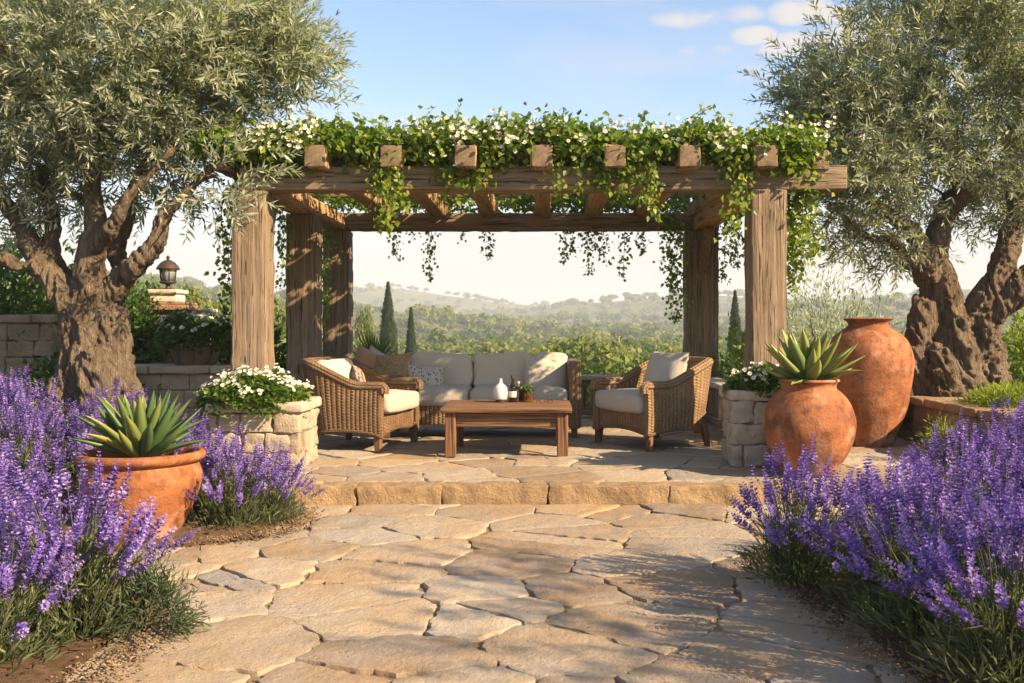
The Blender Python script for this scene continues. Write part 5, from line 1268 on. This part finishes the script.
clump = lambda X, Y: float(np.clip(.55+.9*vnoise(np.array([[X, Y, 0]]), 1/28., 5, 2)[0], .12, 1))
scatter(330, 48, 120, near_p, (1.3, 2.8), clump)
scatter(800, 95, 230, mid_p, (1.9, 3.8), clump)
scatter(1300, 210, 480, far_p, (2.6, 4.8), clump)
scatter(1400, 460, 820, far_p, (2.6, 5.0), clump)
scatter(1900, 800, 1250, far_p, (2.6, 5.2), clump)
tag(mb.build('woodland', M['wood_leaf']), 'broken woodland of olive and oak filling the valley below the terrace', 'woodland', kind='stuff')

def cypress(label, px, ytop, ybase, w, Y):
    a = at(px, ybase, Y); H = (ybase-ytop)/995*Y; r = w/2/995*Y; zg = float(hz(np.array([a[0]]), np.array([Y]))[0]); H = at(px, ytop, Y)[2]-zg
    t = thing('cypress', label, 'cypress', (a[0], Y, zg)); mb = MB(); n = 5200; u = rng.random(n); an = rng.uniform(0, 6.28, n)
    prof = np.interp(u, [0, .08, .3, .6, .85, 1], [.35, .75, 1, .74, .34, .0])*(1+.22*vnoise(np.c_[np.cos(an)*1.5, np.sin(an)*1.5, u*9], 1.5, 2, 2))*rng.uniform(.7, 1.05, n)
    P = np.c_[np.cos(an)*prof*r, np.sin(an)*prof*r, .35+u*(H-.35)]; D = unit(np.c_[np.cos(an)*.35+rng.normal(0, .2, n), np.sin(an)*.35+rng.normal(0, .2, n), np.ones(n)])
    l = H*.04*rng.uniform(.6, 1.3, n)*(1.1-.6*u); leaves(mb, P, D, np.c_[np.cos(an), np.sin(an), rng.normal(.2, .4, n)], l, l*.42, np.clip(rng.normal(.5, .25, n), 0, 1)); mb.build('crown', M['cyp_leaf'], t)
    mb = MB(); v, f = tube([(0, 0, -.1), (0, 0, H*.5)], [r*.22, r*.08], 8); mb.add(v, f); mb.build('trunk', M['twig'], t, smooth=True)
cypress('tall dark cypress spire beyond the sofa corner', 388, 284, 340, 21, 62)
cypress('shorter cypress standing beside the taller spire behind the sofa', 411, 309, 345, 14, 60)
cypress('lone cypress seen between the rear and front pergola posts', 735, 292, 352, 17, 58)
def treeX(label, px, ytop, w, Y, tmu=.5, n=2600):
    a = at(px, ytop, Y); zg = float(hz(np.array([a[0]]), np.array([Y]))[0]); H = a[2]-zg; r = w/2/995*Y
    t = thing('leafy_tree', label, 'tree', (a[0], Y, zg)); V, tv = crown_cloud(g, n, .075, 1, 1, 11); k = (H*.62)/2
    V = V*np.array((r*.95, r*.95, k*.95)); V[:, 2] += H-k*1.05; mb = MB(); mb.add(V, np.arange(len(V)).reshape(-1, 3), np.clip(tv+tmu-.45, 0, 1)); mb.build('crown', M['wood_leaf'], t)
    mb = MB(); v, f = tube([(0, 0, -.1), (.05, 0, H*.3), (0, .05, H*.7)], [r*.12, r*.09, r*.03], 7); mb.add(v, f)
    for q in range(5):
        an = q*1.26; v, f = tube([(0, 0, H*.4), (math.cos(an)*r*.6, math.sin(an)*r*.6, H*.72)], [r*.05, r*.015], 5); mb.add(v, f)
    mb.build('trunk', M['twig'], t, smooth=True)
treeX('hazy rounded tree just beside the lantern', 192, 273, 54, 34, .5)
treeX('hazy grey green tree crowns left of the front pergola post', 222, 284, 46, 48, .45)
treeX('tree showing between the olive limbs above the hedge', 60, 252, 60, 40, .4)
treeX('pale tree seen above the creeper by the lantern', 150, 268, 40, 42, .45)
treeX('small round tree on the skyline beside the rear pergola post', 364, 296, 22, 75, .5)
treeX('broad light tree on the slope behind the two middle pergola posts', 272, 283, 44, 60, .5)

# ------------------------------------------------------------------ haze
mb = MB(); V = np.array([(x, y, z) for x in (-1600, 1600) for y in (-1600, 1700) for z in (-62, 60)], float)
mb.add(V, np.array([(0, 1, 3, 2), (4, 6, 7, 5), (0, 4, 5, 1), (2, 3, 7, 6), (0, 2, 6, 4), (1, 5, 7, 3)]))
m, t, out = newmat('valley_haze'); pv = nn(t, 'ShaderNodeVolumePrincipled'); pv.inputs['Color'].default_value = (.88, .94, 1, 1); pv.inputs['Density'].default_value = .00075; pv.inputs['Anisotropy'].default_value = .0
t.links.new(pv.outputs[0], out.inputs['Volume']); tag(mb.build('haze', m), kind='stuff')
